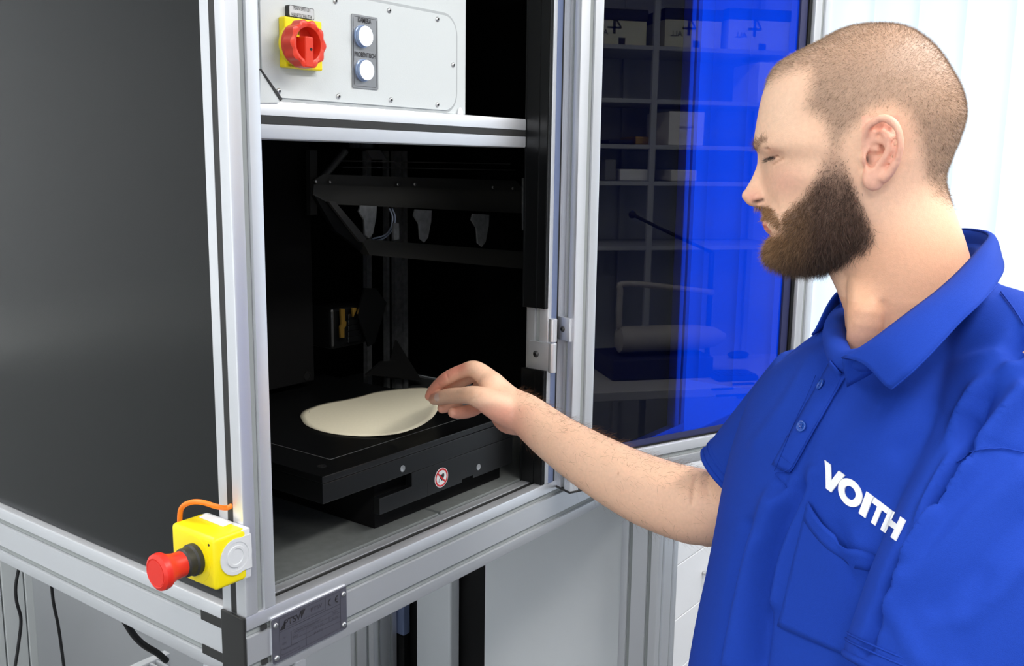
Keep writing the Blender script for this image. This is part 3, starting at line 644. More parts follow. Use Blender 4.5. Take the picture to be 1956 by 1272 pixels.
# cables hanging under the left rail
for i, (pts, r, lab) in enumerate((([(37, 1080), (30, 1120), (32, 1150), (40, 1185), (34, 1240), (26, 1290)], .0028, 'thin black cable hanging in front of the grey cupboard, the left one'),
                     ([(98, 1110), (102, 1150), (112, 1200), (122, 1272), (126, 1300)], .0028, 'thin black cable hanging in front of the grey board, the middle one'),
                     ([(235, 1180), (255, 1212), (275, 1232), (300, 1247), (318, 1262)], .006, 'thick black cable running to the slatted grille'))):
    o = MB().tube([at(a, b_, 1, .78 if i < 2 else .62) for a, b_ in pts], r, 10).build('hanging_cable', 'cable_black', None, 'all'); tag(o, lab, 'cable')
# ------------------------------------------------------------------ the lab behind the camera (seen mirrored in the blue glass)
DN = -DV
def refl(px, py, ax, v):
    d = ray(px, py); A = dpt(.25, .016, .3); k = ((A-CAM)@DN)/(d@DN); p = CAM+d*k; d2 = d-2*(d@DN)*DN; return p+d2*((v-p[ax])/d2[ax])
SH = -2.45
t = thing('shelf_unit', 'light grey metal shelf unit mirrored in the blue glass of the door', 'shelf', (1.6, SH, -1.05))
xu = [refl(px, 150, 1, SH)[0] for px in (1035, 1252, 1524)]
for x in xu:
    C(MB().box(x-.013, x+.013, SH-.02, SH, -1.05, 1.3, .002), 'upright', 'shelf_grey', t); C(MB().box(x-.013, x+.013, SH-.38, SH-.36, -1.05, 1.3, .002), 'upright', 'shelf_grey', t)
zs = [refl(1270, py, 1, SH)[2] for py in (88, 190, 277, 347, 470)]
for z in zs: C(MB().box(xu[0], xu[2], SH-.38, SH-.002, z-.018, z, .002), 'shelf_board', 'shelf_grey', t)
C(MB().box(xu[0], xu[2], SH-.40, SH-.385, -1.05, 1.3), 'back_sheet', 'shelf_grey', t)
for i, (a, b_) in enumerate(((1128, 1235), (1270, 1378), (1392, 1508))):
    xa_, xb_ = refl(a, 60, 1, SH-.03)[0], refl(b_, 60, 1, SH-.03)[0]; zt_ = refl(a, 36, 1, SH-.03)[2]; z0_ = zs[0]
    lab = ('cream archive box marked 4 ALL, leftmost on the top shelf in the glass', 'cream archive box marked 4 ALL, middle of the top shelf in the glass', 'cream archive box marked 4 ALL, rightmost on the top shelf in the glass')[i]
    e = thing('archive_box', lab, 'box', ((xa_+xb_)/2, SH-.15, z0_), 'archive boxes on the top shelf')
    def Q(mb, nm, m): o = mb.build(nm, m, e); o.location = -e.location; return o
    Q(MB().box(xa_, xb_, SH-.33, SH-.03, z0_+.001, zt_, .002), 'box_body', 'yellowish_box'); Q(MB().box(xa_-.004, xb_+.004, SH-.335, SH-.025, zt_, zt_+.045, .002), 'lid', 'lid_dark')
    wx = xb_-xa_; hz_ = zt_-z0_; yy_ = SH-.0285
    q = MB(); c4x = xa_+wx*.42; 
    # the 4 and the word read correctly in the room, mirrored in the glass
    q.box(c4x-.006, c4x+.006, yy_-.001, yy_, z0_+hz_*.45, z0_+hz_*1.15) ; q.box(c4x-.03, c4x+.03, yy_-.001, yy_, z0_+hz_*.66, z0_+hz_*.74)
    q.prism([(c4x+.004, yy_, z0_+hz_*1.12), (c4x+.0, yy_, z0_+hz_*1.06), (c4x+.026, yy_, z0_+hz_*.70), (c4x+.034, yy_, z0_+hz_*.70)], (0, .001, 0)); Q(q, 'numeral_four', 'ink')
    o = text('ALL', 'lettering', e, (xa_+wx*.20, yy_+.001, z0_+hz_*.5), -X, Z, .022, 'ink_soft'); o.location = -e.location
    Q(MB().box(xa_+wx*.5, xa_+wx*.62, yy_-.001, yy_, z0_+.002, z0_+.03), 'grip_hole', 'ink')
for i, a in enumerate((1458, 1472, 1492)):
    x_ = refl(a, 120, 1, SH-.03)[0]; tag(MB().box(x_-.018, x_+.018, SH-.28, SH-.03, zs[1]+.001, zs[1]+.17, .003).build('ring_binder', 'label_white'), ('white ring binder on the second shelf in the glass, nearest the middle', 'white ring binder on the second shelf in the glass, between two others', 'white ring binder on the second shelf in the glass, at the outer end')[i], 'binder', 'binders on the second shelf')
xa_, xb_ = refl(1278, 240, 1, SH-.03)[0], refl(1345, 240, 1, SH-.03)[0]
e = thing('carton', 'white carton with a line of print on the third shelf in the glass', 'box', ((xa_+xb_)/2, SH-.15, zs[2])); o = MB().box(xa_, xb_, SH-.3, SH-.03, zs[2]+.001, refl(1300, 213, 1, SH-.03)[2], .002).build('carton_body', 'label_white', e); o.location = -e.location
o = text('Verpackung', 'lettering', e, ((xa_+xb_)/2, SH-.0285, zs[2]+.075), -X, Z, .012, 'ink_soft'); o.location = -e.location
for i, (px, py, w_, h_, m_, lb_) in enumerate(((1185, 268, .11, .02, 'lid_dark', 'dark folder lying flat on the third shelf in the glass'), (1232, 262, .09, .035, 'brass', 'tan folder stack on the third shelf in the glass'), (1165, 338, .05, .09, 'bracket_grey', 'round grey reel on the fourth shelf in the glass'), (1215, 340, .15, .05, 'white_enamel', 'white curved tray on the fourth shelf in the glass'), (1305, 338, .12, .05, 'label_white', 'stack of white sheets on the fourth shelf in the glass'))):
    p = refl(px, py, 1, SH-.06); zb_s = zs[2] if py < 300 else zs[3]
    tag(MB().box(p[0]-w_/2, p[0]+w_/2, SH-.25, SH-.05, zb_s+.001, zb_s+h_, min(h_, .02)*.3).build(('folder', 'folder', 'reel', 'tray', 'paper_stack')[i], m_), lb_, ('folder', 'folder', 'reel', 'tray', 'paper')[i])
# desk with roller, keyboard and mouse
DZ = -.30
pf = refl(1200, 748, 2, DZ)
t = thing('lab_desk', 'pale grey lab desk mirrored in the lower part of the glass', 'desk', (1.5, pf[1]-.3, -1.05))
C(MB().box(.95, 2.5, SH+.02, pf[1], DZ-.035, DZ, .003), 'desk_top', 'desk_grey', t)
for x in (1.0, 2.42):
    for y in (SH+.04, pf[1]-.06): C(MB().box(x, x+.04, y, y+.04, -1.05, DZ-.036, .002), 'leg', 'shelf_grey', t)
yd = pf[1]
rc = refl(1170, 600, 1, yd-.25); re_ = refl(1440, 610, 1, yd-.25)
e = thing('couch_roller', 'heavy grey roller with a bent handle on its dark base, mirrored in the glass', 'roller', ((rc[0]+re_[0])/2, yd-.25, DZ))
def Q2(mb, nm, m, sm=False): o = mb.build(nm, m, e, sm); o.location = -e.location; return o
rl = .46
Q2(MB().lathe([(.03, 0), (.052, .01), (.052, rl*.7), (.04, rl*.9), (.015, rl)], (rc[0]+.02, yd-.25, DZ+.15), (1, 0, 0), 32), 'roller_drum', 'roller', True)
Q2(MB().box(rc[0]-.02, rc[0]+.40, yd-.42, yd-.17, DZ+.001, DZ+.085, .006), 'roller_base', 'navy')
Q2(MB().tube([(rc[0]+.03, yd-.25, DZ+.19), (rc[0]+.03, yd-.25, DZ+.33), (rc[0]+.06, yd-.25, DZ+.37), (rc[0]+.42, yd-.25, DZ+.33)], .012, 10), 'bent_handle', 'roller', 'all')
kb = refl(1400, 722, 2, DZ); 
kb = kb+X*.03; e = thing('keyboard', 'black keyboard on the desk mirrored in the glass', 'keyboard', (kb[0], kb[1], DZ)); 
Q2(MB().box(kb[0]-.12, kb[0]+.05, kb[1]-.06, kb[1]+.06, DZ+.001, DZ+.02, .004), 'case', 'cable_black')
for i in range(7):
    for j in range(4): Q2(MB().box(kb[0]-.112+.023*i, kb[0]-.093+.023*i, kb[1]-.052+.027*j, kb[1]-.030+.027*j, DZ+.02, DZ+.024, .001), 'key', 'black_plastic')
ms = refl(1410, 684, 2, DZ); tag(MB().ball((ms[0], ms[1], DZ+.0165), (.05, .03, .016), n=20).build('computer_mouse', 'cable_black', None, 'all'), 'black computer mouse on the desk mirrored in the glass', 'mouse')
lp = [refl(1208, 410, 1, yd-.5), refl(1290, 450, 1, yd-.5), refl(1360, 482, 1, yd-.5)]
e = thing('lamp_arm', 'black thin swing arm with round knob above the desk, mirrored in the glass', 'lamp', tuple(lp[2])); 
Q2(MB().tube(lp, .007, 8), 'arm', 'cable_black', 'all'); Q2(MB().ball(lp[0], .016), 'knob', 'cable_black', 'all'); Q2(MB().tube([lp[2], (lp[2][0], lp[2][1], DZ+.001)], .012, 8), 'stand', 'cable_black', 'all')
for i, (px, py, w_) in enumerate(((1420, 735, .02), (1400, 757, .03), (1440, 760, .03), (1380, 745, .02))):
    p = refl(px, py, 2, DZ); tag(MB().box(p[0]-w_*2.2, p[0]+w_*2.2, p[1]-.006, p[1]+.006, DZ+.001, DZ+.008, .001).build('steel_rule', 'navy'), 'dark metal ruler lying on the desk mirrored in the glass', 'ruler', 'rulers on the mirrored desk')
# ------------------------------------------------------------------ the man
HD = .94                                                               # distance of the head's middle plane
HX, HY = 1640, 290; HO = P3(HX, HY, HD); HS = HD/F
TC = -(ray(HX, HY)); TC = TC/np.linalg.norm(TC)                        # his left, towards the camera
HR = R-TC*(R@TC); HR /= np.linalg.norm(HR); HU = np.cross(TC, HR)
def H(px, py, c=0.):                                                   # point of the head: profile position and sideways distance
    d = ray(px, py); return CAM+d*(((HO-CAM)@TC)/(d@TC))+TC*c
def HN(px, py, c):                                                     # where that profile position is seen on the near side
    d = ray(px, py); q = HO+TC*c; return CAM+d*(((q-CAM)@TC)/(d@TC))
def local(Pw):
    C = np.atleast_2d(Pw); cc = (C-HO)@TC; q = C-cc[:, None]*TC-CAM; z = q@FW; return 978+F*(q@R)/z, 636-F*(q@U)/z, cc
man = thing('person', 'man in blue polo shirt with buzz cut and beard, reaching into the cabinet', 'person', tuple(P3(1640, 1272, .98)*np.array([1, 1, 0])+np.array([0, 0, -1.05])))
MO = np.array(man.location)
def par(o, p=None):
    o.parent = p or man
    if p is None: o.location = -man.location
    return o
def build(mb, name, m, smooth='all', p=None): return par(mb.build(name, m, None, smooth), p)
def remesh(mb, vox, smooth_it=3, fac=.5, extra=None):
    me = mb.mesh('tmp'); o = bpy.data.objects.new('tmp', me); COL.objects.link(o)
    r = o.modifiers.new('r', 'REMESH'); r.mode = 'VOXEL'; r.voxel_size = vox; r.use_smooth_shade = True
    s = o.modifiers.new('s', 'SMOOTH'); s.iterations = smooth_it; s.factor = fac
    dg = bpy.context.evaluated_depsgraph_get(); out = bpy.data.meshes.new_from_object(o.evaluated_get(dg)); bpy.data.objects.remove(o); out.materials.clear(); return out
def verts(me): c = np.empty(len(me.vertices)*3); me.vertices.foreach_get('co', c); return c.reshape(-1, 3)
def norms(me): c = np.empty(len(me.vertices)*3); me.vertices.foreach_get('normal', c); return c.reshape(-1, 3)
def setv(me, c): me.vertices.foreach_set('co', c.ravel()); me.update()
def pxa(C):
    q = C-CAM; z = q@FW; return 978+F*(q@R)/z, 636-F*(q@U)/z
def segdist(px, py, poly):
    best = np.full(len(px), 1e9)
    for (x0, y0), (x1, y1) in zip(poly, poly[1:]):
        dx, dy = x1-x0, y1-y0; t = np.clip(((px-x0)*dx+(py-y0)*dy)/(dx*dx+dy*dy+1e-9), 0, 1)
        best = np.minimum(best, np.hypot(px-x0-t*dx, py-y0-t*dy))
    return best
def inside(px, py, poly):
    c = np.zeros(len(px), bool); n = len(poly)
    for i in range(n):
        x0, y0 = poly[i]; x1, y1 = poly[(i+1) % n]
        if y0 == y1: continue
        c ^= ((py < y0) != (py < y1)) & (px < (x1-x0)*(py-y0)/(y1-y0)+x0)
    return c
def sdf(px, py, poly):                                                 # positive inside
    d = segdist(px, py, list(poly)+[poly[0]]); return np.where(inside(px, py, poly), d, -d)
def sstep(x, a, b): t = np.clip((x-a)/(b-a), 0, 1); return t*t*(3-2*t)
# ---- skull: level, front, back, half width, front squareness
ROWS = [(47.5, 1655, 1705, .010, 1), (51, 1630, 1726, .022, 1), (58, 1606, 1744, .033, 1), (68, 1586, 1760, .043, 1), (84, 1560, 1780, .053, .95), (104, 1520, 1798, .062, .92), (124, 1487, 1811, .068, .9),
        (146, 1471, 1824, .0725, .85), (170, 1461, 1836, .0755, .82), (196, 1453.5, 1843, .078, .8), (222, 1448.5, 1844, .079, .78), (246, 1444.5, 1838, .0785, .76), (266, 1441.5, 1831, .0775, .74), (280, 1441.5, 1826, .0765, .74),
        (292, 1447, 1820, .0755, .84), (304, 1453, 1816, .0745, .95), (320, 1456, 1809, .073, 1.0), (340, 1457, 1803, .0715, 1.02), (360, 1459, 1796, .0695, 1.0), (380, 1463, 1786, .0675, .94), (396, 1465, 1772, .066, .86), (408, 1464, 1756, .065, .8), (418, 1463.5, 1740, .064, .77), (426, 1467, 1726, .0632, .77),
        (436, 1468, 1710, .062, .77), (446, 1473, 1694, .060, .77), (458, 1474, 1676, .057, .78), (472, 1474, 1655, .052, .82), (486, 1478, 1630, .044, .88), (498, 1487, 1600, .033, .95), (506, 1504, 1574, .020, 1), (509, 1520, 1558, .010, 1)]
R_ = np.array(ROWS); ys = np.arange(47.5, 509.5, 2.0)
def cub(col):
    P = spline([(r[0], r[col]) for r in ROWS], 6); return np.interp(ys, P[:, 0], P[:, 1])
fr_, bk_, wd_, sq_ = (cub(i) for i in (1, 2, 3, 4))
NA = 96; th = np.linspace(0, 2*np.pi, NA, endpoint=False); G = []
for y, f, b, w_, q in zip(ys, fr_, bk_, wd_, sq_):
    row = []
    for t in th:
        c, s = math.cos(t), math.sin(t)
        e = q if c < 0 else .92
        xx = (f+b)/2+(b-f)/2*np.sign(c)*abs(c)**(1.0 if c > 0 else 1.0)
        cc = w_*np.sign(s)*abs(s)**e
        # cheek bones, temple hollows
        if c < 0:
            u_ = (xx-f)/(b-f)
            cc += np.sign(s)*.004*math.exp(-((y-335)/28)**2-((u_-.22)/.12)**2)
            cc -= np.sign(s)*.004*math.exp(-((y-225)/38)**2-((u_-.28)/.10)**2)
            xx += 0
        row.append(H(xx, y, cc))
    G.append(row)
mb = MB(); mb.grid(G, closed_u=True); mb.b.faces.new([mb.b.verts[i] for i in []]) if 0 else None
mb.b.verts.ensure_lookup_table(); mb.b.faces.new(mb.b.verts[:NA]); mb.b.faces.new(mb.b.verts[-NA:][::-1]); bmesh.ops.recalc_face_normals(mb.b, faces=mb.b.faces[:])
# nose
NR = [(288, 1447, .0075), (300, 1446.5, .0068), (314, 1446, .0072), (328, 1441, .0080), (342, 1435, .0090), (354, 1428, .0102), (364, 1422.5, .0122), (372, 1420.5, .0140), (381, 1421.5, .0152), (388, 1425.5, .0148), (393, 1433, .0120), (396, 1444, .0070)]
NR = spline(NR, 4); G = []
for y, f, w_ in NR:
    row = []
    for t in np.linspace(0, 2*np.pi, 28, endpoint=False):
        c, s = math.cos(t), math.sin(t); x1_ = 1492; u_ = (1-c)/2           # c=1 back, -1 tip
        back = u_ < .5
        row.append(H((f+x1_)/2+(x1_-f)/2*c, y, w_*(1+.7*(max(0, .5-u_)*2)**1.5)*np.sign(s)*abs(s)**(.95)))
    G.append(row)
nb = MB(); nb.grid(G, closed_u=True); nb.b.verts.ensure_lookup_table(); nb.b.faces.new(nb.b.verts[:28]); nb.b.faces.new(nb.b.verts[-28:][::-1]); bmesh.ops.recalc_face_normals(nb.b, faces=nb.b.faces[:])
tm = nb.mesh('t'); mb.b.from_mesh(tm)
for sg in (1, -1):
    mb.ball(H(1459, 379, sg*.0128), (.0100, .0085, .0066), (HR, HU, TC))          # wing of the nose
    mb.ball(H(1430, 373, sg*.004), (.0065, .0065, .0060), (HR, HU, TC))
    mb.ball(H(1456, 276, sg*.018), (.0070, .0060, .016), (HR, HU, TC))              # brow ridge
    mb.ball(H(1487, 300, sg*.0290), (.0108, .0105, .0110))                         # eyeball under the lid
    mb.ball(H(1478, 427, sg*.014), (.010, .0085, .018), (HR, HU, TC))
mb.ball(H(1473, 425.5, 0), (.0062, .0042, .018), (HR, HU, TC)); mb.ball(H(1475, 438.5, 0), (.0068, .0048, .017), (HR, HU, TC))    # lips
mb.ball(H(1486, 482, 0), (.012, .013, .018), (HR, HU, TC))
# neck
mb.chain([H(1672, 372, 0), H(1700, 440, 0), P3(1729, 520, .94), P3(1742, 600, .95), P3(1752, 690, .96), P3(1755, 790, .98)], [.060, .0605, .0595, .0625, .068, .085], 40)
mb.chain([H(1640, 420, .030), H(1655, 500, .022), P3(1655, 600, .915), P3(1640, 676, .93)], [.020, .020, .018, .012], 20)         # neck muscle
mb.chain([H(1622, 478, 0), P3(1652, 545, .945), P3(1669, 610, .95), P3(1668, 680, .95)], [.027, .026, .025, .025], 24)
mb.ball(P3(1640, 588, .95), (.011, .014, .010), (HR, HU, TC))
mb.chain([H(1748, 380, 0), P3(1762, 470, .945), P3(1790, 560, .95)], [.024, .026, .036], 20)
# upper chest under the shirt
mb.chain([P3(1690, 705, .955), P3(1725, 790, .98)], [.040, .075], 24)
# ears
for sg in (1, -1):
    e = lambda x, y, c: H(1640+(x-1640)*.915, 290+(y-290)*.915, sg*c)
    mb.tube([e(1654, 292, .074), e(1652, 262, .077), e(1664, 238, .083), e(1688, 226, .0885), (e(1710, 240, .091)), e(1718, 272, .092), e(1713, 304, .089), e(1701, 328, .085), e(1686, 344, .081)], [.0035, .0036, .0038, .0040, .0040, .0040, .0038, .0042, .0050], 12)
    mb.tube([e(1684, 248, .081), e(1698, 262, .084), e(1700, 284, .084), e(1690, 304, .082), e(1676, 318, .079)], [.0030, .0042, .0044, .0042, .0038], 12)
    mb.tube([e(1672, 268, .077), e(1686, 270, .080), e(1698, 278, .083)], [.0025, .0032, .003], 10)
    mb.tube([e(1656, 288, .076), e(1672, 286, .077), e(1684, 288, .077)], [.0030, .0026, .0018], 10)
    mb.tube([e(1656, 322, .076), e(1664, 326, .079), e(1676, 319, .080)], [.0030, .0035, .0030], 10)
    mb.ball(e(1655, 302, .0765), (.0042, .0075, .0048), (HR, HU, TC))                        # tragus
    mb.ball(e(1670, 340, .077), (.0105, .0125, .0052), (HR, HU, TC))                         # lobe
    mb.ball(e(1682, 328, .078), (.009, .010, .0050), (HR, HU, TC))
    G = []
    for i in range(9):
        row = []
        for k in range(24):
            a = 2*math.pi*k/24; rx, ry = 26*i/8, 48*i/8
            row.append(e(1685+rx*math.cos(a)+(ry*math.sin(a))*-.18, 284+ry*math.sin(a), .0735+.007*(i/8)**2))
        G.append(row)
    bb = MB(); bb.grid(G, closed_u=True)
    bb2 = bb.mesh('t'); q_ = bmesh.new(); q_.from_mesh(bb2); bmesh.ops.remove_doubles(q_, verts=q_.verts[:], dist=1e-6)
    ext = bmesh.ops.extrude_face_region(q_, geom=q_.faces[:]); bmesh.ops.translate(q_, vec=V(-TC*sg*.009), verts=[v for v in ext['geom'] if isinstance(v, bmesh.types.BMVert)])
    bmesh.ops.recalc_face_normals(q_, faces=q_.faces[:]); q_.to_mesh(bb2); q_.free(); mb.b.from_mesh(bb2)
# ---- right arm and hand
def A3(x, y, d): return P3(x, y, d)
mb.chain([A3(1530, 790, 1.15), A3(1450, 905, 1.20), A3(1385, 972, 1.235)], [.047, .044, .044], 36)
mb.chain([A3(1386, 970, 1.235), A3(1325, 966, 1.25), A3(1238, 938, 1.28), A3(1155, 896, 1.31), A3(1068, 842, 1.345), A3(1010, 796, 1.375), A3(992, 784, 1.385)], [.0450, .0490, .0465, .0415, .0350, .0300, .0285], 40)
mb.ball(A3(1352, 1008, 1.245), .024); mb.ball(A3(1385, 985, 1.24), .036)
WR = A3(990, 783, 1.385)
def fing(j, r): mb.chain([WR, WR*.5+np.array(j[0])*.5+U*.003]+j, r, 24, sub=6)
mb.chain([A3(1030, 812, 1.365), A3(992, 784, 1.385), A3(962, 763, 1.395), A3(940, 742, 1.41)], [.0305, .0275, .0235, .019], 32)
fing([A3(911, 707, 1.415), A3(884, 709, 1.43), A3(857, 721, 1.445), A3(840, 733, 1.46), A3(827, 747, 1.475), A3(820, 757, 1.48)], [.0210, .0175, .0134, .0106, .0106, .0092, .0088, .0070])
fing([A3(918, 713, 1.44), A3(892, 722, 1.46), A3(868, 734, 1.475), A3(848, 748, 1.485), A3(832, 760, 1.487)], [.0210, .0170, .0128, .0104, .0102, .0088, .0068])
fing([A3(930, 730, 1.46), A3(905, 752, 1.475), A3(883, 766, 1.48), A3(864, 774, 1.475), A3(845, 780, 1.468)], [.0210, .0170, .0122, .0102, .0098, .0090, .0078])
fing([A3(940, 750, 1.47), A3(915, 776, 1.462), A3(893, 786, 1.45), A3(876, 788, 1.438), A3(866, 788, 1.43)], [.0200, .0165, .0118, .0102, .0100, .0094, .0082])
mb.chain([A3(990, 794, 1.385), A3(960, 780, 1.375), A3(930, 765, 1.370), A3(905, 756, 1.378), A3(882, 755, 1.40), A3(856, 757, 1.43), A3(841, 760, 1.45), A3(829, 763, 1.465)], [.0245, .0235, .0190, .0142, .0116, .0118, .0108, .0082], 28, sub=6)
mb.chain([A3(988, 806, 1.39), A3(966, 802, 1.42), A3(945, 778, 1.46)], [.020, .0185, .0145], 24)
mb.chain([A3(940, 735, 1.40), A3(955, 755, 1.40)], [.020, .023], 20)
# left arm inside the near sleeve and below it
mb.chain([A3(1985, 760, .84), A3(1915, 1010, .80), A3(1850, 1210, .78)], [.058, .052, .046], 32)
mb.chain([A3(1850, 1210, .78), A3(1760, 1400, .80), A3(1660, 1560, .86)], [.045, .042, .030], 32)
LH = A3(1640, 1600, .88)
mb.chain([A3(1660, 1560, .86), LH], [.028, .030], 20)
for k in range(4): mb.chain([LH, A3(1612+k*10, 1650+k*6, .86+.018*k), A3(1600+k*8, 1690+k*4, .87+.018*k)], [.014, .0095, .0075], 14)
mb.chain([LH, A3(1600, 1610, .86), A3(1580, 1640, .86)], [.014, .0105, .0085], 14)
bm_me = remesh(mb, .0017, 3, .5)
c = verts(bm_me); nrm = norms(bm_me)
lx, ly, lc = local(c)
isH = (ly < 560) & (lx > 1400) & (lx < 1900) & (np.abs(lc) < .13)
ac = np.abs(lc)
# features of the face carved with smooth offsets (profile coordinates, both sides)
def g(x0, y0, sx, sy, c0=None, scx=.01):
    v = np.exp(-((lx-x0)/sx)**2-((ly-y0)/sy)**2)
    if c0 is not None: v *= np.exp(-((ac-c0)/scx)**2)
    return v*isH
off = np.zeros(len(c))
off -= .0045*g(1458, 296, 12, 10, .017, .008)           # inner eye corner
off -= .0030*g(1500, 297, 12, 8, .042, .014)
off -= .0016*(np.exp(-(segdist(lx, ly, [(1470, 286), (1480, 283.5), (1494, 287), (1506, 294)])/2.2)**2)*isH*(ac > .012)*(ac < .05))     # lid crease
off -= .0014*(np.exp(-(segdist(lx, ly, [(1468, 305), (1478, 302), (1490, 300), (1500, 298)])/2.2)**2)*isH*(ac > .012)*(ac < .05))       # lash line
off -= .0012*(np.exp(-(segdist(lx, ly, [(1480, 314), (1490, 309), (1502, 303)])/2.5)**2)*isH*(ac > .012)*(ac < .055))
off -= .0014*(np.exp(-(segdist(lx, ly, [(1472, 368), (1480, 380), (1488, 394)])/6)**2)*isH*(ac > .012)*(ac < .045))      # fold beside the nose
off -= .0050*(np.exp(-(segdist(lx, ly, [(1443, 386.5), (1453, 383.5), (1461, 379.5)])/3.6)**2)*isH*(ac > .004)*(ac < .022))      # nostril
off -= .0022*(np.exp(-(segdist(lx, ly, [(1463, 371), (1470, 376), (1471, 386)])/3.0)**2)*isH*(ac > .008)*(ac < .026))
off -= .0020*(np.exp(-(segdist(lx, ly, [(1462, 432), (1474, 431.5), (1488, 430)])/2.2)**2)*isH*(ac < .03))                    # mouth
# ear hollow
ecx = lambda x: 1640+(x-1640)*.915; ecy = lambda y: 290+(y-290)*.915
off -= .0070*(np.exp(-(segdist(lx, ly, [(ecx(1663), ecy(296)), (ecx(1664), ecy(306)), (ecx(1662), ecy(314))])/5)**2)*isH*(ac > .066))
off -= .0022*(np.exp(-(segdist(lx, ly, [(ecx(1666), ecy(250)), (ecx(1684), ecy(240)), (ecx(1703), ecy(252)), (ecx(1709), ecy(276)), (ecx(1704), ecy(302))])/4)**2)*isH*(ac > .070))
# tendons and folds of wrist and palm
wx, wy = pxa(c)
isA = (wx < 1420) & ~isH
off -= .0011*np.exp(-(segdist(wx, wy, [(896, 766), (907, 760), (915, 752)])/1.8)**2)*isA
off -= .0008*np.exp(-(segdist(wx, wy, [(852, 712), (857, 728)])/1.6)**2)*isA
off -= .0008*np.exp(-(segdist(wx, wy, [(836, 733), (842, 741)])/1.6)**2)*isA
for k in range(4): off -= .0007*np.exp(-(segdist(wx, wy, [(905+9*k, 772+3*k), (935+9*k, 783-3*k), (958+8*k, 783-8*k)])/1.5)**2)*isA
off -= .0016*np.exp(-(segdist(wx, wy, [(912, 781), (945, 783), (970, 790)])/2.5)**2)*isA
off -= .0018*np.exp(-(segdist(wx, wy, [(1331, 905), (1326, 930), (1323, 960)])/5)**2)*isA
off += .0022*np.exp(-(segdist(wx, wy, [(1180, 900), (1260, 925), (1320, 950)])/22)**2)*isA
off -= .0010*np.exp(-(segdist(wx, wy, [(1790, 560), (1822, 532)])/2.5)**2); off -= .0008*np.exp(-(segdist(wx, wy, [(1772, 552), (1806, 522)])/2.5)**2)
c = c+nrm*off[:, None]; setv(bm_me, c)
def relax(me, c, wgt, it):
    e = np.empty(len(me.edges)*2, int); me.edges.foreach_get('vertices', e); e = e.reshape(-1, 2); a, b = e[:, 0], e[:, 1]; n = len(c); deg = np.bincount(a, minlength=n)+np.bincount(b, minlength=n); deg = np.maximum(deg, 1)
    for _ in range(it):
        s = np.stack([np.bincount(a, c[b, k], n)+np.bincount(b, c[a, k], n) for k in range(3)], 1)/deg[:, None]; c = c+(s-c)*wgt[:, None]
    return c
earz = isH & (ac > .066) & (lx > 1638) & (lx < 1730) & (ly > 216) & (ly < 368)
wn = sstep(ly, 318, 350)*(1-sstep(ly, 540, 580))*sstep(lx, 1630, 1665)*isH*(1-earz*1.0)
c = relax(bm_me, c, wn*.9, 110)
cw = np.exp(-(segdist(lx, ly, [(1464, 312), (1467, 345), (1474, 384)])/11)**2)*isH*(ac < .04)*(ac > .006); c = relax(bm_me, c, cw*.85, 50)
c = relax(bm_me, c, earz*.35, 4)
wh = isA*sstep(wx, 905, 940)*(1-sstep(wx, 1030, 1080)); c = relax(bm_me, c, wh*.8, 25)
setv(bm_me, c)
# ---- colour of the skin, with the shaved scalp, the beard's ground and some painted shade
L3 = lambda rgb: np.array(lin(rgb)[:3])
sk = np.tile(L3((238, 192, 162)), (len(c), 1))
def mix(colr, a): 
    global sk
    a = np.clip(a, 0, 1)[:, None]; sk = sk*(1-a)+L3(colr)*a
wx, wy = pxa(c)
HAIR = [(1380, 140), (1455, 150), (1463, 168), (1480, 163), (1505, 154), (1530, 148), (1548, 150), (1545, 190), (1541, 215), (1562, 228), (1574, 240), (1580, 262), (1588, 286), (1610, 288), (1619, 268), (1632, 254), (1650, 240), (1664, 222), (1700, 214), (1725, 232), (1742, 262), (1748, 300), (1758, 340), (1775, 372), (1812, 392), (1900, 400), (1900, 0), (1380, 0)]
BEARD = [(1588, 280), (1608, 282), (1620, 300), (1632, 335), (1643, 365), (1655, 400), (1668, 428), (1668, 456), (1648, 474), (1622, 488), (1592, 508), (1560, 524), (1500, 522), (1440, 505), (1440, 452), (1462, 450), (1476, 448), (1492, 438), (1497, 426), (1496, 408), (1512, 392), (1534, 372), (1552, 346), (1564, 322), (1572, 300)]
MOUST = [(1430, 396), (1472, 391), (1484, 396), (1494, 408), (1499, 424), (1494, 436), (1486, 428), (1478, 421), (1464, 419), (1430, 419)]
hd_ = sdf(lx, ly, HAIR); bd_ = sdf(lx, ly, BEARD); md_ = sdf(lx, ly, MOUST); 
earm = (isH & (ac > .0745) & (lx > 1646) & (lx < 1722) & (ly > 226) & (ly < 362))
scalp = sstep(hd_, -10, 30)*isH*(~earm)
mix((236, 200, 172), isH*np.exp(-((lx-1500)/50)**2-((ly-215)/60)**2)*.6)
mix((232, 168, 150), isH*np.exp(-((lx-1505)/38)**2-((ly-345)/30)**2)*.45)
mix((224, 140, 126), isH*np.exp(-((lx-1438)/20)**2-((ly-376)/14)**2)*.5)
mix((208, 112, 100), isH*np.exp(-(segdist(lx, ly, [(1462, 430), (1484, 432)])/9)**2)*(ac < .03)*.95)
mix((206, 142, 116), isH*np.exp(-((lx-1482)/14)**2-((ly-290)/8)**2)*(ac > .012)*.5)
mix((168, 106, 82), np.exp(-(segdist(lx, ly, [(1468, 303), (1478, 302), (1488, 300), (1497, 297)])/1.7)**2)*isH*(ac > .012)*(ac < .05)*.8)
mix((196, 134, 106), np.exp(-(segdist(lx, ly, [(1474, 285), (1484, 283.5), (1494, 287), (1502, 293)])/2.0)**2)*isH*(ac > .012)*(ac < .05)*.8)  # shade of the lid crease painted into the colour
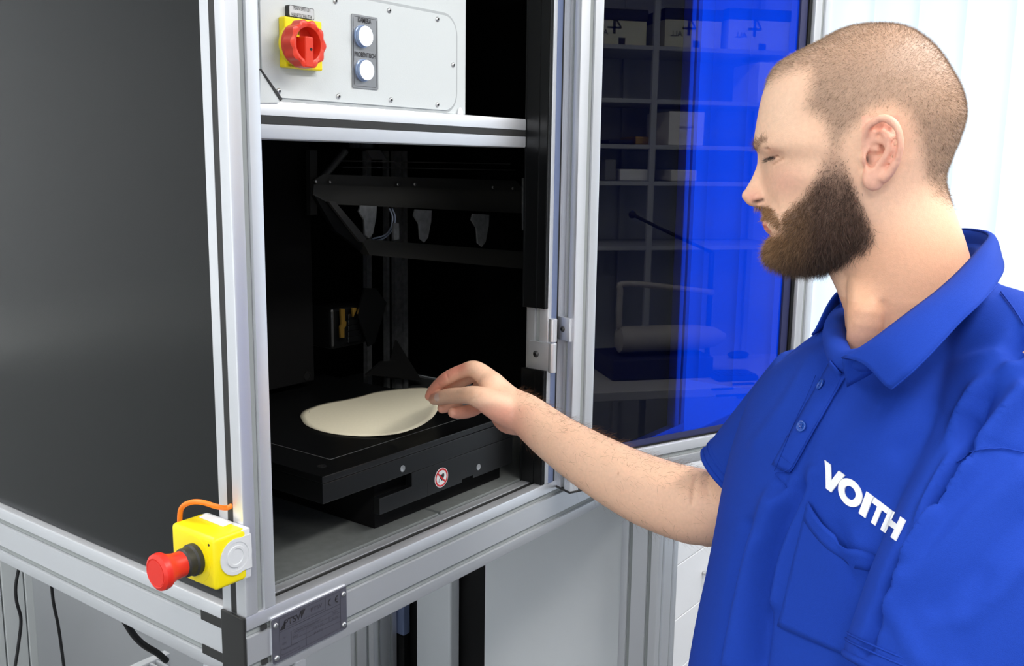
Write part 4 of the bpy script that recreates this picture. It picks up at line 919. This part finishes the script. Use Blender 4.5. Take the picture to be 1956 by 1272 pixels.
mix((188, 128, 100), np.exp(-(segdist(lx, ly, [(1482, 314), (1490, 309), (1500, 303)])/1.8)**2)*isH*(ac > .012)*(ac < .055)*.55)  # fold under the eye, its shade painted in as well
mix((120, 104, 96), np.exp(-(segdist(lx, ly, [(1472, 302), (1482, 302)])/1.8)**2)*isH*(ac > .012)*(ac < .05)*.7)
mix((60, 26, 20), np.exp(-(segdist(lx, ly, [(1443, 387), (1453, 384), (1460, 380)])/3.4)**2)*isH*(ac > .005)*(ac < .02)*.9)  # dark of the nostril hollow painted into the skin colour
mix((232, 160, 144), earm*.45); mix((224, 116, 104), earm*np.exp(-(segdist(lx, ly, [(ecx(1668), ecy(246)), (ecx(1690), ecy(240)), (ecx(1706), ecy(262)), (ecx(1708), ecy(290)), (ecx(1690), ecy(316))])/6)**2)*.18)
mix((52, 24, 18), isH*(ac > .06)*np.exp(-(segdist(lx, ly, [(ecx(1664), ecy(300)), (ecx(1664), ecy(306))])/3.2)**2)*.9)  # ear opening: shade of the hollow put into the colour
mix((216, 156, 120), isH*sstep(ly, 380, 480)*sstep(lx, 1580, 1660)*.6); mix((216, 156, 120), (~isH)*(wx > 1560)*(wy > 500)*(wy < 800)*.6)  # shading under the jaw and on the neck, painted as darker skin
mix((158, 130, 110), scalp*.74)
bb_ = np.clip((.35+.65*sstep(ly, 285, 360))*np.maximum(sstep(bd_, -6, 20), sstep(md_, -3, 6)), 0, 1)*isH*(~earm)
mix((88, 64, 52), bb_*(.86-.45*np.exp(-((lx-1475)/25)**2-((ly-415)/30)**2)))
BROW = [(1436, 280), (1448, 269), (1462, 262), (1482, 262), (1480, 270), (1466, 274), (1456, 284), (1444, 290)]
mix((120, 84, 62), sstep(sdf(lx, ly, BROW), -3, 5)*isH*(ac > .004)*(ac < .05)*.55)
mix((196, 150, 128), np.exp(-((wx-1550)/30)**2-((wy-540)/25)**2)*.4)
hand = isA*sstep(wx, 1040, 960)
mix((226, 132, 112), hand*np.exp(-(segdist(wx, wy, [(880, 700), (850, 716), (826, 742), (817, 756)])/13)**2)*.75)
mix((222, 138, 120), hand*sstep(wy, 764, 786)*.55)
mix((224, 164, 128), hand*np.exp(-(segdist(wx, wy, [(900, 752), (860, 757)])/8)**2)*.3)
mix((238, 196, 166), isA*np.exp(-((wx-1180)/120)**2-((wy-880)/60)**2)*.4)
rn = np.random.default_rng(2)
for _ in range(26):                                                     # small moles and spots
    k = rn.integers(len(c)); dd = np.linalg.norm(c-c[k], axis=1); mix((176, 112, 88), (dd < .0012)*.5)
ca = bm_me.color_attributes.new('Col', 'FLOAT_COLOR', 'POINT'); ca.data.foreach_set('color', np.hstack([sk, np.ones((len(c), 1))]).ravel().astype(np.float32))
body = par(link('body', bm_me, 'skin', None, 'all')); 
# ---- hair: fine strands scattered over the scalp, beard, brows, forearm
bm_me.calc_loop_triangles(); tri = np.empty(len(bm_me.loop_triangles)*3, int); bm_me.loop_triangles.foreach_get('vertices', tri); tri = tri.reshape(-1, 3)
tc_ = c[tri].mean(1); e1 = c[tri[:, 1]]-c[tri[:, 0]]; e2 = c[tri[:, 2]]-c[tri[:, 0]]; cr = np.cross(e1, e2); ta = np.linalg.norm(cr, axis=1)/2; tn = cr/(2*ta[:, None]+1e-12)
wt_h = scalp[tri].mean(1)*ta; topf = .25+.75*sstep(ly, 285, 365); wt_b = np.clip(topf*np.maximum(sstep(bd_, -7, 16), sstep(md_, -3, 6))*isH*(~earm), 0, 1)[tri].mean(1)**1.3*ta
def scatter(wt, n):
    k = rng.choice(len(tri), n, p=wt/wt.sum()); u_, v_ = rng.random(n), rng.random(n); f_ = u_+v_ > 1; u_[f_] = 1-u_[f_]; v_[f_] = 1-v_[f_]
    return c[tri[k, 0]]+e1[k]*u_[:, None]+e2[k]*v_[:, None], tn[k], k
def strands(name, P, D0, D1, L_, wdt, m, seg=3, p=None, cols=None):
    """ribbons from P, first along D0 then bending towards D1"""
    n = len(P); T = P-CAM; T /= np.linalg.norm(T, axis=1)[:, None]; side = np.cross(D0, T); rnd = rng.normal(size=(n, 3)); side = side/np.maximum(np.linalg.norm(side, axis=1), 1e-6)[:, None]+rnd*.35; side /= np.linalg.norm(side, axis=1)[:, None]
    pts = []; q = P.copy(); 
    for s_ in range(seg+1):
        wd = wdt*(1-s_/seg*.85); pts.append(q-side*wd[:, None]/2); pts.append(q+side*wd[:, None]/2)
        d = D0*(1-s_/seg)+D1*(s_/seg); d /= np.linalg.norm(d, axis=1)[:, None]; q = q+d*(L_/seg)[:, None]
    A_ = np.stack(pts, 1).reshape(-1, 3); k = 2*(seg+1); base = (np.arange(n)*k)[:, None]
    fc = np.concatenate([base+np.array([2*s_, 2*s_+1, 2*s_+3, 2*s_+2]) for s_ in range(seg)], 0)
    me = bpy.data.meshes.new(name); me.vertices.add(len(A_)); me.vertices.foreach_set('co', A_.ravel()); nf = len(fc)
    me.loops.add(nf*4); me.loops.foreach_set('vertex_index', fc.ravel().astype(np.int32)); me.polygons.add(nf); me.polygons.foreach_set('loop_start', np.arange(nf)*4); me.update(calc_edges=True)
    if cols is not None:
        a = me.color_attributes.new('Col', 'FLOAT_COLOR', 'POINT'); cc = np.repeat(np.hstack([cols, np.ones((n, 1))]), k, 0); a.data.foreach_set('color', cc.ravel().astype(np.float32))
    o = par(link(name, me, m, None), p); o['kind'] = 'stuff'; return o
def nz(a): return a/np.linalg.norm(a, axis=1)[:, None]
P_, N_, k_ = scatter(wt_h, 62000); swirl = nz(N_*1.0+(-HR*.35-HU*.55)*1.0+rng.normal(size=N_.shape)*.25)
qx, qy, _ = local(P_); shade = rng.random((len(P_), 1))**1.5; ch = L3((70, 52, 40))*(1-shade)+L3((206, 176, 146))*shade
strands('buzz_cut_hair', P_-N_*.0003, swirl, nz(swirl*.6+N_*.2-HU*.4), rng.uniform(.0024, .0042, len(P_)), rng.uniform(.00012, .0002, len(P_)), 'hair_short', 2, cols=ch)
P_, N_, k_ = scatter(wt_b, 26000)
plx, ply, _ = local(P_)
low = sstep(ply, 300, 470); lng = .003+.0125*low-.004*sstep(-plx, -1500, -1462); lng *= rng.uniform(.55, 1.15, len(P_)); mo_ = sdf(plx, ply, MOUST) > -4; lng = np.where(mo_, rng.uniform(.004, .009, len(P_)), lng)
dn = -HU*.9-HR*.05; D0 = nz(N_*.9+dn*.6+rng.normal(size=N_.shape)*.28); D1 = nz(N_*.2+dn*.9+rng.normal(size=N_.shape)*1.0)
fr = np.clip(1-(plx-1460)/110, 0, 1)[:, None]*np.clip(1-(ply-470)/60, 0.15, 1)[:, None]
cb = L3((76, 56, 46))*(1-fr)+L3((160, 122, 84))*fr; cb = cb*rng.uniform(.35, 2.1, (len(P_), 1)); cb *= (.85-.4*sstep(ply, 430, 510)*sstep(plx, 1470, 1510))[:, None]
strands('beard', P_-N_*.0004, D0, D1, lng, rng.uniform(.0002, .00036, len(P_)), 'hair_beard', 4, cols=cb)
bw = (sstep(sdf(lx, ly, BROW), -3, 3)*isH*(ac > .004)*(ac < .05))[tri].mean(1)*ta
P_, N_, k_ = scatter(bw, 900); D0 = nz(N_*.5+HR*.5+HU*.35+rng.normal(size=N_.shape)*.3)
strands('eyebrows', P_, D0, nz(D0-HU*.6), rng.uniform(.004, .008, len(P_)), np.full(len(P_), .00014), 'hair_beard', 3, cols=np.tile(L3((104, 74, 52)), (len(P_), 1)))
lw = (np.exp(-(segdist(lx, ly, [(1468, 305), (1478, 302), (1490, 300), (1497, 299)])/1.5)**2)*isH*(ac > .015)*(ac < .045))[tri].mean(1)*ta
P_, N_, k_ = scatter(lw, 260); D0 = nz(-HR*.9-HU*.45+N_*.2+rng.normal(size=N_.shape)*.15)
strands('eyelashes', P_, D0, nz(D0-HU*.1), rng.uniform(.003, .0055, len(P_)), np.full(len(P_), .00018), 'hair_beard', 3, cols=np.tile(L3((44, 32, 26)), (len(P_), 1)))
aw = (isA & (wx > 985)).astype(float)[tri].mean(1)*ta*(.25+1.4*np.clip((tn@U), 0, 1))*(1-.6*np.clip(tn@-FW, 0, 1))
P_, N_, k_ = scatter(aw, 2200); ad = A3(1386, 970, 1.235)-A3(992, 784, 1.385); ad /= np.linalg.norm(ad); D0 = nz(N_*.45+ad*.8-FW*.1+rng.normal(size=N_.shape)*.45)
strands('arm_hair', P_, D0, nz(D0*.3+ad*.6-U*.25+rng.normal(size=N_.shape)*.4), rng.uniform(.009, .020, len(P_)), np.full(len(P_), .00017), 'hair_arm', 4)
# thumb nail and wedding ring
bt = BVHTree.FromPolygons([Vector(p) for p in c], [tuple(int(i) for i in t) for t in tri])
def hit(tree, px, py, off=0., dmin=.3):
    d = ray(px, py); d = d/np.linalg.norm(d); r_ = tree.ray_cast(V(CAM+d*dmin), V(d))
    if r_[0] is None: return None, None
    nn = np.array(r_[1]); 
    if nn@d > 0: nn = -nn
    return np.array(r_[0])+nn*off, nn
nl = []
for u_ in np.linspace(0, 1, 6):
    row = []
    for v_ in np.linspace(0, 1, 6):
        x = 829+9*u_+1.5*v_; y = 752+14*v_+ (u_-.5)*-2; 
        e = (2*v_-1)**2; x = x+ (3*e if u_ < .3 else 0)
        p, nn = hit(bt, x, y, .0005); 
        row.append(p if p is not None else row[-1])
    nl.append(row)
build(MB().grid(nl), 'thumb_nail', 'nail')
rc_ = A3(887, 764.5, 1.479); rd = A3(883, 766, 1.48)-A3(905, 752, 1.475); rd /= np.linalg.norm(rd)
build(MB().lathe([(.0107, -.0025), (.0115, -.0022), (.0115, .0022), (.0107, .0025), (.0103, 0), (.0107, -.0025)], rc_, rd, 36), 'finger_ring', 'steel')
# ------------------------------------------------------------------ polo shirt
SD = R*.42-np.cross(U, R)*0-FW*.9075; SD -= Z*(SD@Z); SD /= np.linalg.norm(SD)       # towards his left shoulder
FD = np.cross(Z, SD)*1.0; FD = -FD if FD@R > 0 else FD                             # the way his chest faces
sh = MB()
TR = [(560+70, 1772, .955, .060, .060), (668, 1770, .955, .095, .078), (720, 1762, .96, .150, .100), (790, 1752, .965, .185, .118), (880, 1735, .97, .198, .128), (980, 1716, .975, .202, .134), (1080, 1700, .98, .202, .138), (1180, 1684, .985, .203, .142), (1300, 1664, .99, .206, .146), (1460, 1640, .995, .208, .148)]
G = []
for py, px, dep, ws, wf_ in spline(TR, 4):
    o_ = P3(px, py, dep); row = []
    for t in np.linspace(0, 2*np.pi, 64, endpoint=False):
        cs, sn = math.cos(t), math.sin(t)
        a = ws*np.sign(cs)*abs(cs)**.85; b_ = wf_*np.sign(sn)*abs(sn)**.85
        row.append(o_+SD*a+FD*b_)
    G.append(row)
sh.grid(G, closed_u=True); sh.b.verts.ensure_lookup_table(); sh.b.faces.new(sh.b.verts[:64]); sh.b.faces.new(sh.b.verts[-64:][::-1]); bmesh.ops.recalc_face_normals(sh.b, faces=sh.b.faces[:])
tor = sh.b.copy(); torso_tree = BVHTree.FromBMesh(tor); tor.free()
# shoulders and sleeves
NL = [(1606, 700, .872), (1655, 690, .842), (1700, 668, .826), (1745, 634, .822), (1790, 600, .828), (1835, 560, .84), (1878, 516, .868), (1895, 486, .92), (1875, 476, .99), (1820, 482, 1.04), (1740, 512, 1.06), (1660, 560, 1.05), (1598, 604, 1.02), (1582, 640, .97), (1590, 680, .905), (1606, 700, .872)]
sh.tube([P3(*p)*.93+P3(1752, 610, .95)*.07 for p in NL], .0125, 14, sub=5)
sh.chain([P3(1790, 640, .93), P3(1890, 668, .89), P3(1975, 735, .845)], [.052, .060, .068], 28)
sh.chain([P3(1700, 690, 1.0), P3(1620, 720, 1.05), P3(1550, 768, 1.11)], [.060, .058, .058], 28)
sh.chain([P3(1762, 600, .965), P3(1830, 640, .92)], [.035, .045], 24)
def sleeve(pts, rad):
    G = []; Pp = spline(pts, 5); rr = np.interp(np.linspace(0, 1, len(Pp)), np.linspace(0, 1, len(rad)), rad); T = np.gradient(Pp, axis=0); T /= np.linalg.norm(T, axis=1)[:, None]
    N = np.cross(T[0], U); N /= np.linalg.norm(N)
    for p, t_, r_ in zip(Pp, T, rr):
        N = N-t_*(N@t_); N /= np.linalg.norm(N); B = np.cross(t_, N); G.append([p+r_*(math.cos(a)*N+math.sin(a)*B) for a in np.linspace(0, 2*np.pi, 40, endpoint=False)])
    q = MB(); q.grid(G, closed_u=True); q.b.verts.ensure_lookup_table(); q.b.faces.new(q.b.verts[:40]); q.b.faces.new(q.b.verts[-40:][::-1]); bmesh.ops.recalc_face_normals(q.b, faces=q.b.faces[:]); sh.b.from_mesh(q.mesh('t')); return G[-1], T[-1]
rimR, tR = sleeve([P3(1575, 745, 1.09), P3(1505, 820, 1.14), P3(1440, 893, 1.18), P3(1414, 922, 1.19)], [.064, .062, .060, .060])
rimL, tL = sleeve([P3(1975, 735, .845), P3(1958, 900, .815), P3(1912, 1040, .79), P3(1868, 1160, .775), P3(1818, 1330, .765)], [.074, .080, .082, .084, .086])
sm_ = remesh(sh, .0042, 6, .5)
c2 = verts(sm_); n2 = norms(sm_); sx, sy = pxa(c2); face = np.clip(-(n2@FW)*2.5, 0, 1)
FOLDS = [([(1850, 868), (1800, 935), (1762, 992), (1732, 1048), (1702, 1108), (1672, 1180), (1652, 1235)], 9, -.030), ([(1850, 895), (1800, 965), (1765, 1030), (1735, 1090), (1705, 1150), (1680, 1215)], 12, .006), ([(1956, 640), (1880, 745), (1835, 860), (1790, 960)], 16, -.018), ([(1925, 690), (1850, 770), (1800, 880), (1745, 1000), (1712, 1100)], 14, .019), ([(1956, 745), (1880, 850), (1800, 960), (1735, 1060)], 15, .016),
         ([(1850, 800), (1800, 870), (1752, 960), (1722, 1040), (1690, 1130)], 9, -.022), ([(1956, 865), (1900, 855), (1850, 870), (1815, 900)], 5, -.003),
         ([(1956, 905), (1860, 985), (1780, 1075), (1700, 1150)], 20, .006), ([(1956, 990), (1870, 1080), (1790, 1160)], 18, -.005),
         ([(1480, 960), (1440, 1100), (1405, 1272)], 20, .018), ([(1530, 930), (1470, 1080), (1445, 1272)], 14, -.016), ([(1560, 900), (1510, 1020), (1480, 1150)], 14, .009), ([(1430, 1000), (1405, 1100), (1375, 1272)], 10, -.009),
         ([(1500, 900), (1480, 960), (1462, 1020)], 8, -.005), ([(1600, 740), (1560, 800), (1520, 900)], 12, -.004), ([(1640, 1040), (1680, 1120), (1720, 1200), (1760, 1272)], 20, .004),
         ([(1560, 640), (1530, 720), (1480, 800), (1440, 850)], 12, .005), ([(1590, 680), (1545, 760), (1500, 830)], 9, -.005), ([(1600, 1010), (1640, 1110), (1690, 1200)], 14, -.004),
         ([(1830, 760), (1780, 830), (1720, 860)], 20, -.004), ([(1700, 760), (1650, 820), (1600, 860)], 20, .003), ([(1880, 1100), (1850, 1180), (1840, 1260)], 16, -.004), ([(1956, 1080), (1890, 1150), (1830, 1190)], 12, .004)]
o2 = np.zeros(len(c2))
for pl, wpx, amp in FOLDS: o2 += amp*np.exp(-(segdist(sx, sy, [tuple(p) for p in spline([(*p, 0) for p in pl], 4)[:, :2]])/wpx)**2)
o2 *= face; c2 = c2+n2*o2[:, None]; c2 = relax(sm_, c2, np.full(len(c2), .5), 3); setv(sm_, c2)
shirt = par(link('polo_shirt', sm_, 'shirt', None, 'all'))
sm_.calc_loop_triangles(); t2 = np.empty(len(sm_.loop_triangles)*3, int); sm_.loop_triangles.foreach_get('vertices', t2)
st_ = BVHTree.FromPolygons([Vector(p) for p in c2], [tuple(int(i) for i in t) for t in t2.reshape(-1, 3)])
def onS(px, py, off=.001, torso=True):
    p, nn = hit(st_, px, py, off)
    if torso and px > 1560 and py > 900:
        p2, n2_ = hit(torso_tree, px, py, off+.001)
        if p is not None and p2 is not None and (p2-p)@FW > .022: p = p2
    if p is None: p = P3(px, py, .9)
    return p
def Sh(mb, name, m, smooth='all'): o = mb.build(name, m, shirt, smooth); return o
def drape(quad, nu, nv, off, th=0.0, jitter=None):
    """sheet over the shirt whose corners are TL, TR, BR, BL"""
    G = []
    for i in range(nv+1):
        v_ = i/nv; row = []
        for j in range(nu+1):
            u_ = j/nu; a = np.array(quad[0])*(1-u_)+np.array(quad[1])*u_; b_ = np.array(quad[3])*(1-u_)+np.array(quad[2])*u_; q = a*(1-v_)+b_*v_; row.append(onS(q[0], q[1], off))
        G.append(row)
    return G
def strip(pl, off, r, name, m='shirt', torso=True):
    P = [onS(x, y, off, torso) for x, y in spline([(*p, 0) for p in pl], 6)[:, :2]]; Sh(MB().tube(P, r, 6, sub=1), name, m)
def solid(G, th):
    mb = MB(); mb.grid(G); me = mb.mesh('t'); return me
def sheet(G, name, m, th, p=None):
    me = MB().grid(G).mesh(name); o = link(name, me, m, p or shirt, 'all'); md = o.modifiers.new('thickness', 'SOLIDIFY'); md.thickness = th; md.offset = 0; return o
# placket with buttons
sheet(drape([(1590, 690), (1618, 720), (1512, 905), (1478, 888)], 6, 24, .0022), 'placket', 'shirt', .0016)
strip([(1497, 872), (1520, 893), (1484, 905), (1505, 930)], .003, .0005, 'placket_stitching'); strip([(1611, 722), (1576, 790), (1540, 850), (1508, 905)], .0034, .0004, 'seam'); strip([(1560, 720), (1530, 790), (1505, 850), (1484, 900)], .0034, .0004, 'seam')
for bx_, by_ in ((1573, 738), (1535, 816)):
    p, nn = hit(st_, bx_, by_, .003); 
    o = Sh(MB().lathe([(.0050, 0), (.0056, .0008), (.0054, .0018), (.0040, .0021), (.0036, .0013), (0, .0012)], p, nn, 28), 'shirt_button', 'button_blue')
    ex_ = np.cross(nn, U); ex_ /= np.linalg.norm(ex_); ey_ = np.cross(nn, ex_)
    for a in (-1, 1):
        for b_ in (-1, 1): MB().lathe([(.0006, 0), (.0006, .0002)], p+ex_*a*.0011+ey_*b_*.0011+nn*.0013, nn, 8).build('button_hole', 'shirt_inside', o)
# breast pocket
PK = [(1545, 957), (1706, 1066), (1645, 1262), (1490, 1195)]
G = []
for i in range(21):
    v_ = i/20; row = []
    for j in range(21):
        u_ = j/20; a = np.array(PK[0])*(1-u_)+np.array(PK[1])*u_; b_ = np.array(PK[3])*(1-u_)+np.array(PK[2])*u_; q = a*(1-v_)+b_*v_
        q = q+np.array([-8, 26])*math.sin(math.pi*u_)*(1-v_); row.append(onS(q[0], q[1], .0028+.006*math.sin(math.pi*u_)*(1-v_)**3))
    G.append(row)
sheet(G, 'breast_pocket', 'shirt', .0018)
G2 = [[p+(-FW)*.0012 for p in row] for row in G[:4]]; sheet(G2, 'pocket_hem', 'shirt', .001)
for e_ in ([r_[0] for r_ in G], [r_[-1] for r_ in G], G[-1], G[0]): Sh(MB().tube(e_, .0007, 6, sub=1), 'pocket_seam', 'shirt')
# embroidered word
LT = {'V': [[(0, 1), (.30, 1), (.5, .42), (.70, 1), (1, 1), (.64, 0), (.36, 0)]], 'I': [[(0, 0), (0, 1), (1, 1), (1, 0)]], 'T': [[(0, 1), (1, 1), (1, .74), (.65, .74), (.65, 0), (.35, 0), (.35, .74), (0, .74)]],
      'H': [[(0, 0), (0, 1), (.3, 1), (.3, .63), (.7, .63), (.7, 1), (1, 1), (1, 0), (.7, 0), (.7, .37), (.3, .37), (.3, 0)]]}
Q4 = [(1577, 879), (1732, 995), (1713, 1034), (1566, 923)]
def wmap(u_, v_):
    a = np.array(Q4[0])*(1-u_)+np.array(Q4[1])*u_; b_ = np.array(Q4[3])*(1-u_)+np.array(Q4[2])*u_; q = b_*(1-v_)+a*v_; return q
def letter(poly, u0, u1):
    b = bmesh.new(); 
    vs = [b.verts.new((x, y, 0)) for x, y in poly]; b.faces.new(vs); bmesh.ops.triangulate(b, faces=b.faces[:]); bmesh.ops.subdivide_edges(b, edges=b.edges[:], cuts=4, use_grid_fill=True)
    ext = bmesh.ops.extrude_face_region(b, geom=b.faces[:]); top = {v for v in ext['geom'] if isinstance(v, bmesh.types.BMVert)}
    for v in b.verts:
        q = wmap(u0+(u1-u0)*v.co.x, v.co.y); v.co = V(onS(q[0], q[1], .0016 if v in top else .0004, False))
    bmesh.ops.recalc_face_normals(b, faces=b.faces[:]); me = bpy.data.meshes.new('embroidered_letter'); b.to_mesh(me); b.free(); link('embroidered_letter', me, 'embroidery', shirt)
letter(LT['V'][0], 0, .25)
O_ = [(.5+.5*math.cos(t), .5+.5*math.sin(t)) for t in np.linspace(0, 2*np.pi, 32, endpoint=False)]; I_ = [(.5+.24*math.cos(t), .5+.24*math.sin(t)) for t in np.linspace(0, 2*np.pi, 32, endpoint=False)]
b = bmesh.new(); rows = []
for rr, of in ((O_, .0004), (O_, .0016), (I_, .0016), (I_, .0004)):
    rows.append([b.verts.new(V(onS(*wmap(.215+.285*x, -.03+1.06*y), of))) for x, y in rr])
for a_, d_ in zip(rows, rows[1:]):
    for k in range(32): b.faces.new((a_[k], a_[(k+1) % 32], d_[(k+1) % 32], d_[k]))
bmesh.ops.recalc_face_normals(b, faces=b.faces[:]); me = bpy.data.meshes.new('embroidered_letter'); b.to_mesh(me); b.free(); link('embroidered_letter', me, 'embroidery', shirt)
letter(LT['I'][0], .515, .60); letter(LT['T'][0], .61, .795); letter(LT['H'][0], .80, 1.0)
# sleeve hems
def hem(rim, t_, name):
    cn_ = np.mean([np.array(p) for p in rim], 0)
    for k, (a, r_, s_) in enumerate(((-.0015, .0036, .962), (-.012, .0009, 1.0), (-.017, .0009, 1.0))):
        q = [cn_+(np.array(p)-cn_)*s_+t_*a for p in rim]; q.append(q[0]); Sh(MB().tube(q, r_, 8, sub=1), name, 'shirt')
hem(rimR, tR, 'sleeve_hem'); hem(rimL, tL, 'sleeve_hem')
strip([(1956, 866), (1905, 857), (1862, 862), (1826, 884)], .0015, .0007, 'shoulder_seam', torso=False); strip([(1912, 560), (1935, 590), (1956, 622)], .0015, .0007, 'shoulder_seam'); 
# collar: fold line (close to the neck) and outer edge, from the near front tip round the nape to the far front tip
FL = [(1608, 684, .858), (1655, 657, .838), (1700, 624, .832), (1745, 590, .835), (1790, 556, .845), (1835, 515, .862), (1868, 478, .89), (1888, 452, .935), (1868, 441, .985), (1820, 440, 1.03), (1740, 470, 1.045), (1660, 520, 1.035), (1602, 556, 1.01)]
OE = [(1702, 744, .795), (1740, 712, .782), (1784, 668, .782), (1830, 618, .79), (1870, 580, .80), (1902, 545, .825), (1916, 518, .86), (1912, 492, .93), (1890, 480, 1.0), (1830, 486, 1.06), (1740, 530, 1.09), (1640, 590, 1.08), (1551, 640, 1.04)]
A_ = [P3(*p) for p in FL]; B_ = [P3(*p) for p in OE]; A_ = spline(A_, 5); B_ = spline(B_, 5); G = []
for s_ in np.linspace(0, 1, 9):
    row = []
    for a, b_ in zip(A_, B_):
        p = a*(1-s_)+b_*s_; row.append(p+U*.006*math.sin(math.pi*min(1, s_*1.2))+(-FW)*.004*math.sin(math.pi*s_))
    G.append(row)
sheet(G, 'collar', 'shirt', .0022)
# stand of the collar inside, against the neck
Cn = [a-Z*.030-(a-P3(1745, 590, .95))*.10 for a in A_]; G = [[a*(1-s_)+b_*s_-U*.001 for a, b_ in zip(A_, Cn)] for s_ in np.linspace(0, 1, 6)]
sheet(G, 'collar_stand', 'shirt', .0016)
e_ = [p-FW*.0012 for p in G[0]]
G = [[onS(x, y, .0012)+0 for x, y in row] for row in ([(1551, 640), (1575, 628), (1600, 628), (1617, 634)], [(1568, 668), (1586, 660), (1604, 668), (1612, 690)], [(1585, 690), (1592, 694), (1600, 700), (1606, 712)])]
Sh(MB().tube([B_[k]-FW*.001 for k in range(0, 26)], .0008, 6, sub=1), 'collar_seam', 'shirt')
# trousers and shoes below the frame
hipc = P3(1655, 1340, .99); 
for nm, sg in (('l', 1), ('r', -1)): pass
tb = MB(); hz_ = -.18
hc = np.array([hipc[0], hipc[1], hipc[2]-.02])
tb.chain([hc+SD*.07, hc-SD*.07], [.135, .135], 28)
ft = []
for sg in (1, -1):
    kn = hc+SD*.105*sg+FD*.02; kn = np.array([kn[0], kn[1], -.60]); an = hc+SD*.12*sg-FD*.01; an = np.array([an[0], an[1], -.99]); ft.append(an)
    tb.chain([hc+SD*.09*sg-Z*.05, kn, an], [.105, .075, .060], 28)
tm_ = remesh(tb, .012, 4); par(link('trousers', tm_, 'trousers', None, 'all'))
for an in ft:
    q = np.array([an[0], an[1], -1.05]); build(MB().chain([q+Z*.042-FD*.03, q+Z*.040+FD*.07, q+Z*.032+FD*.15], [.042, .042, .032], 20), 'shoe', 'shoe')
# ------------------------------------------------------------------ lift everything from the bench line to the real floor
for o in list(bpy.data.objects):
    if o.parent is None: o.location.z += ZF
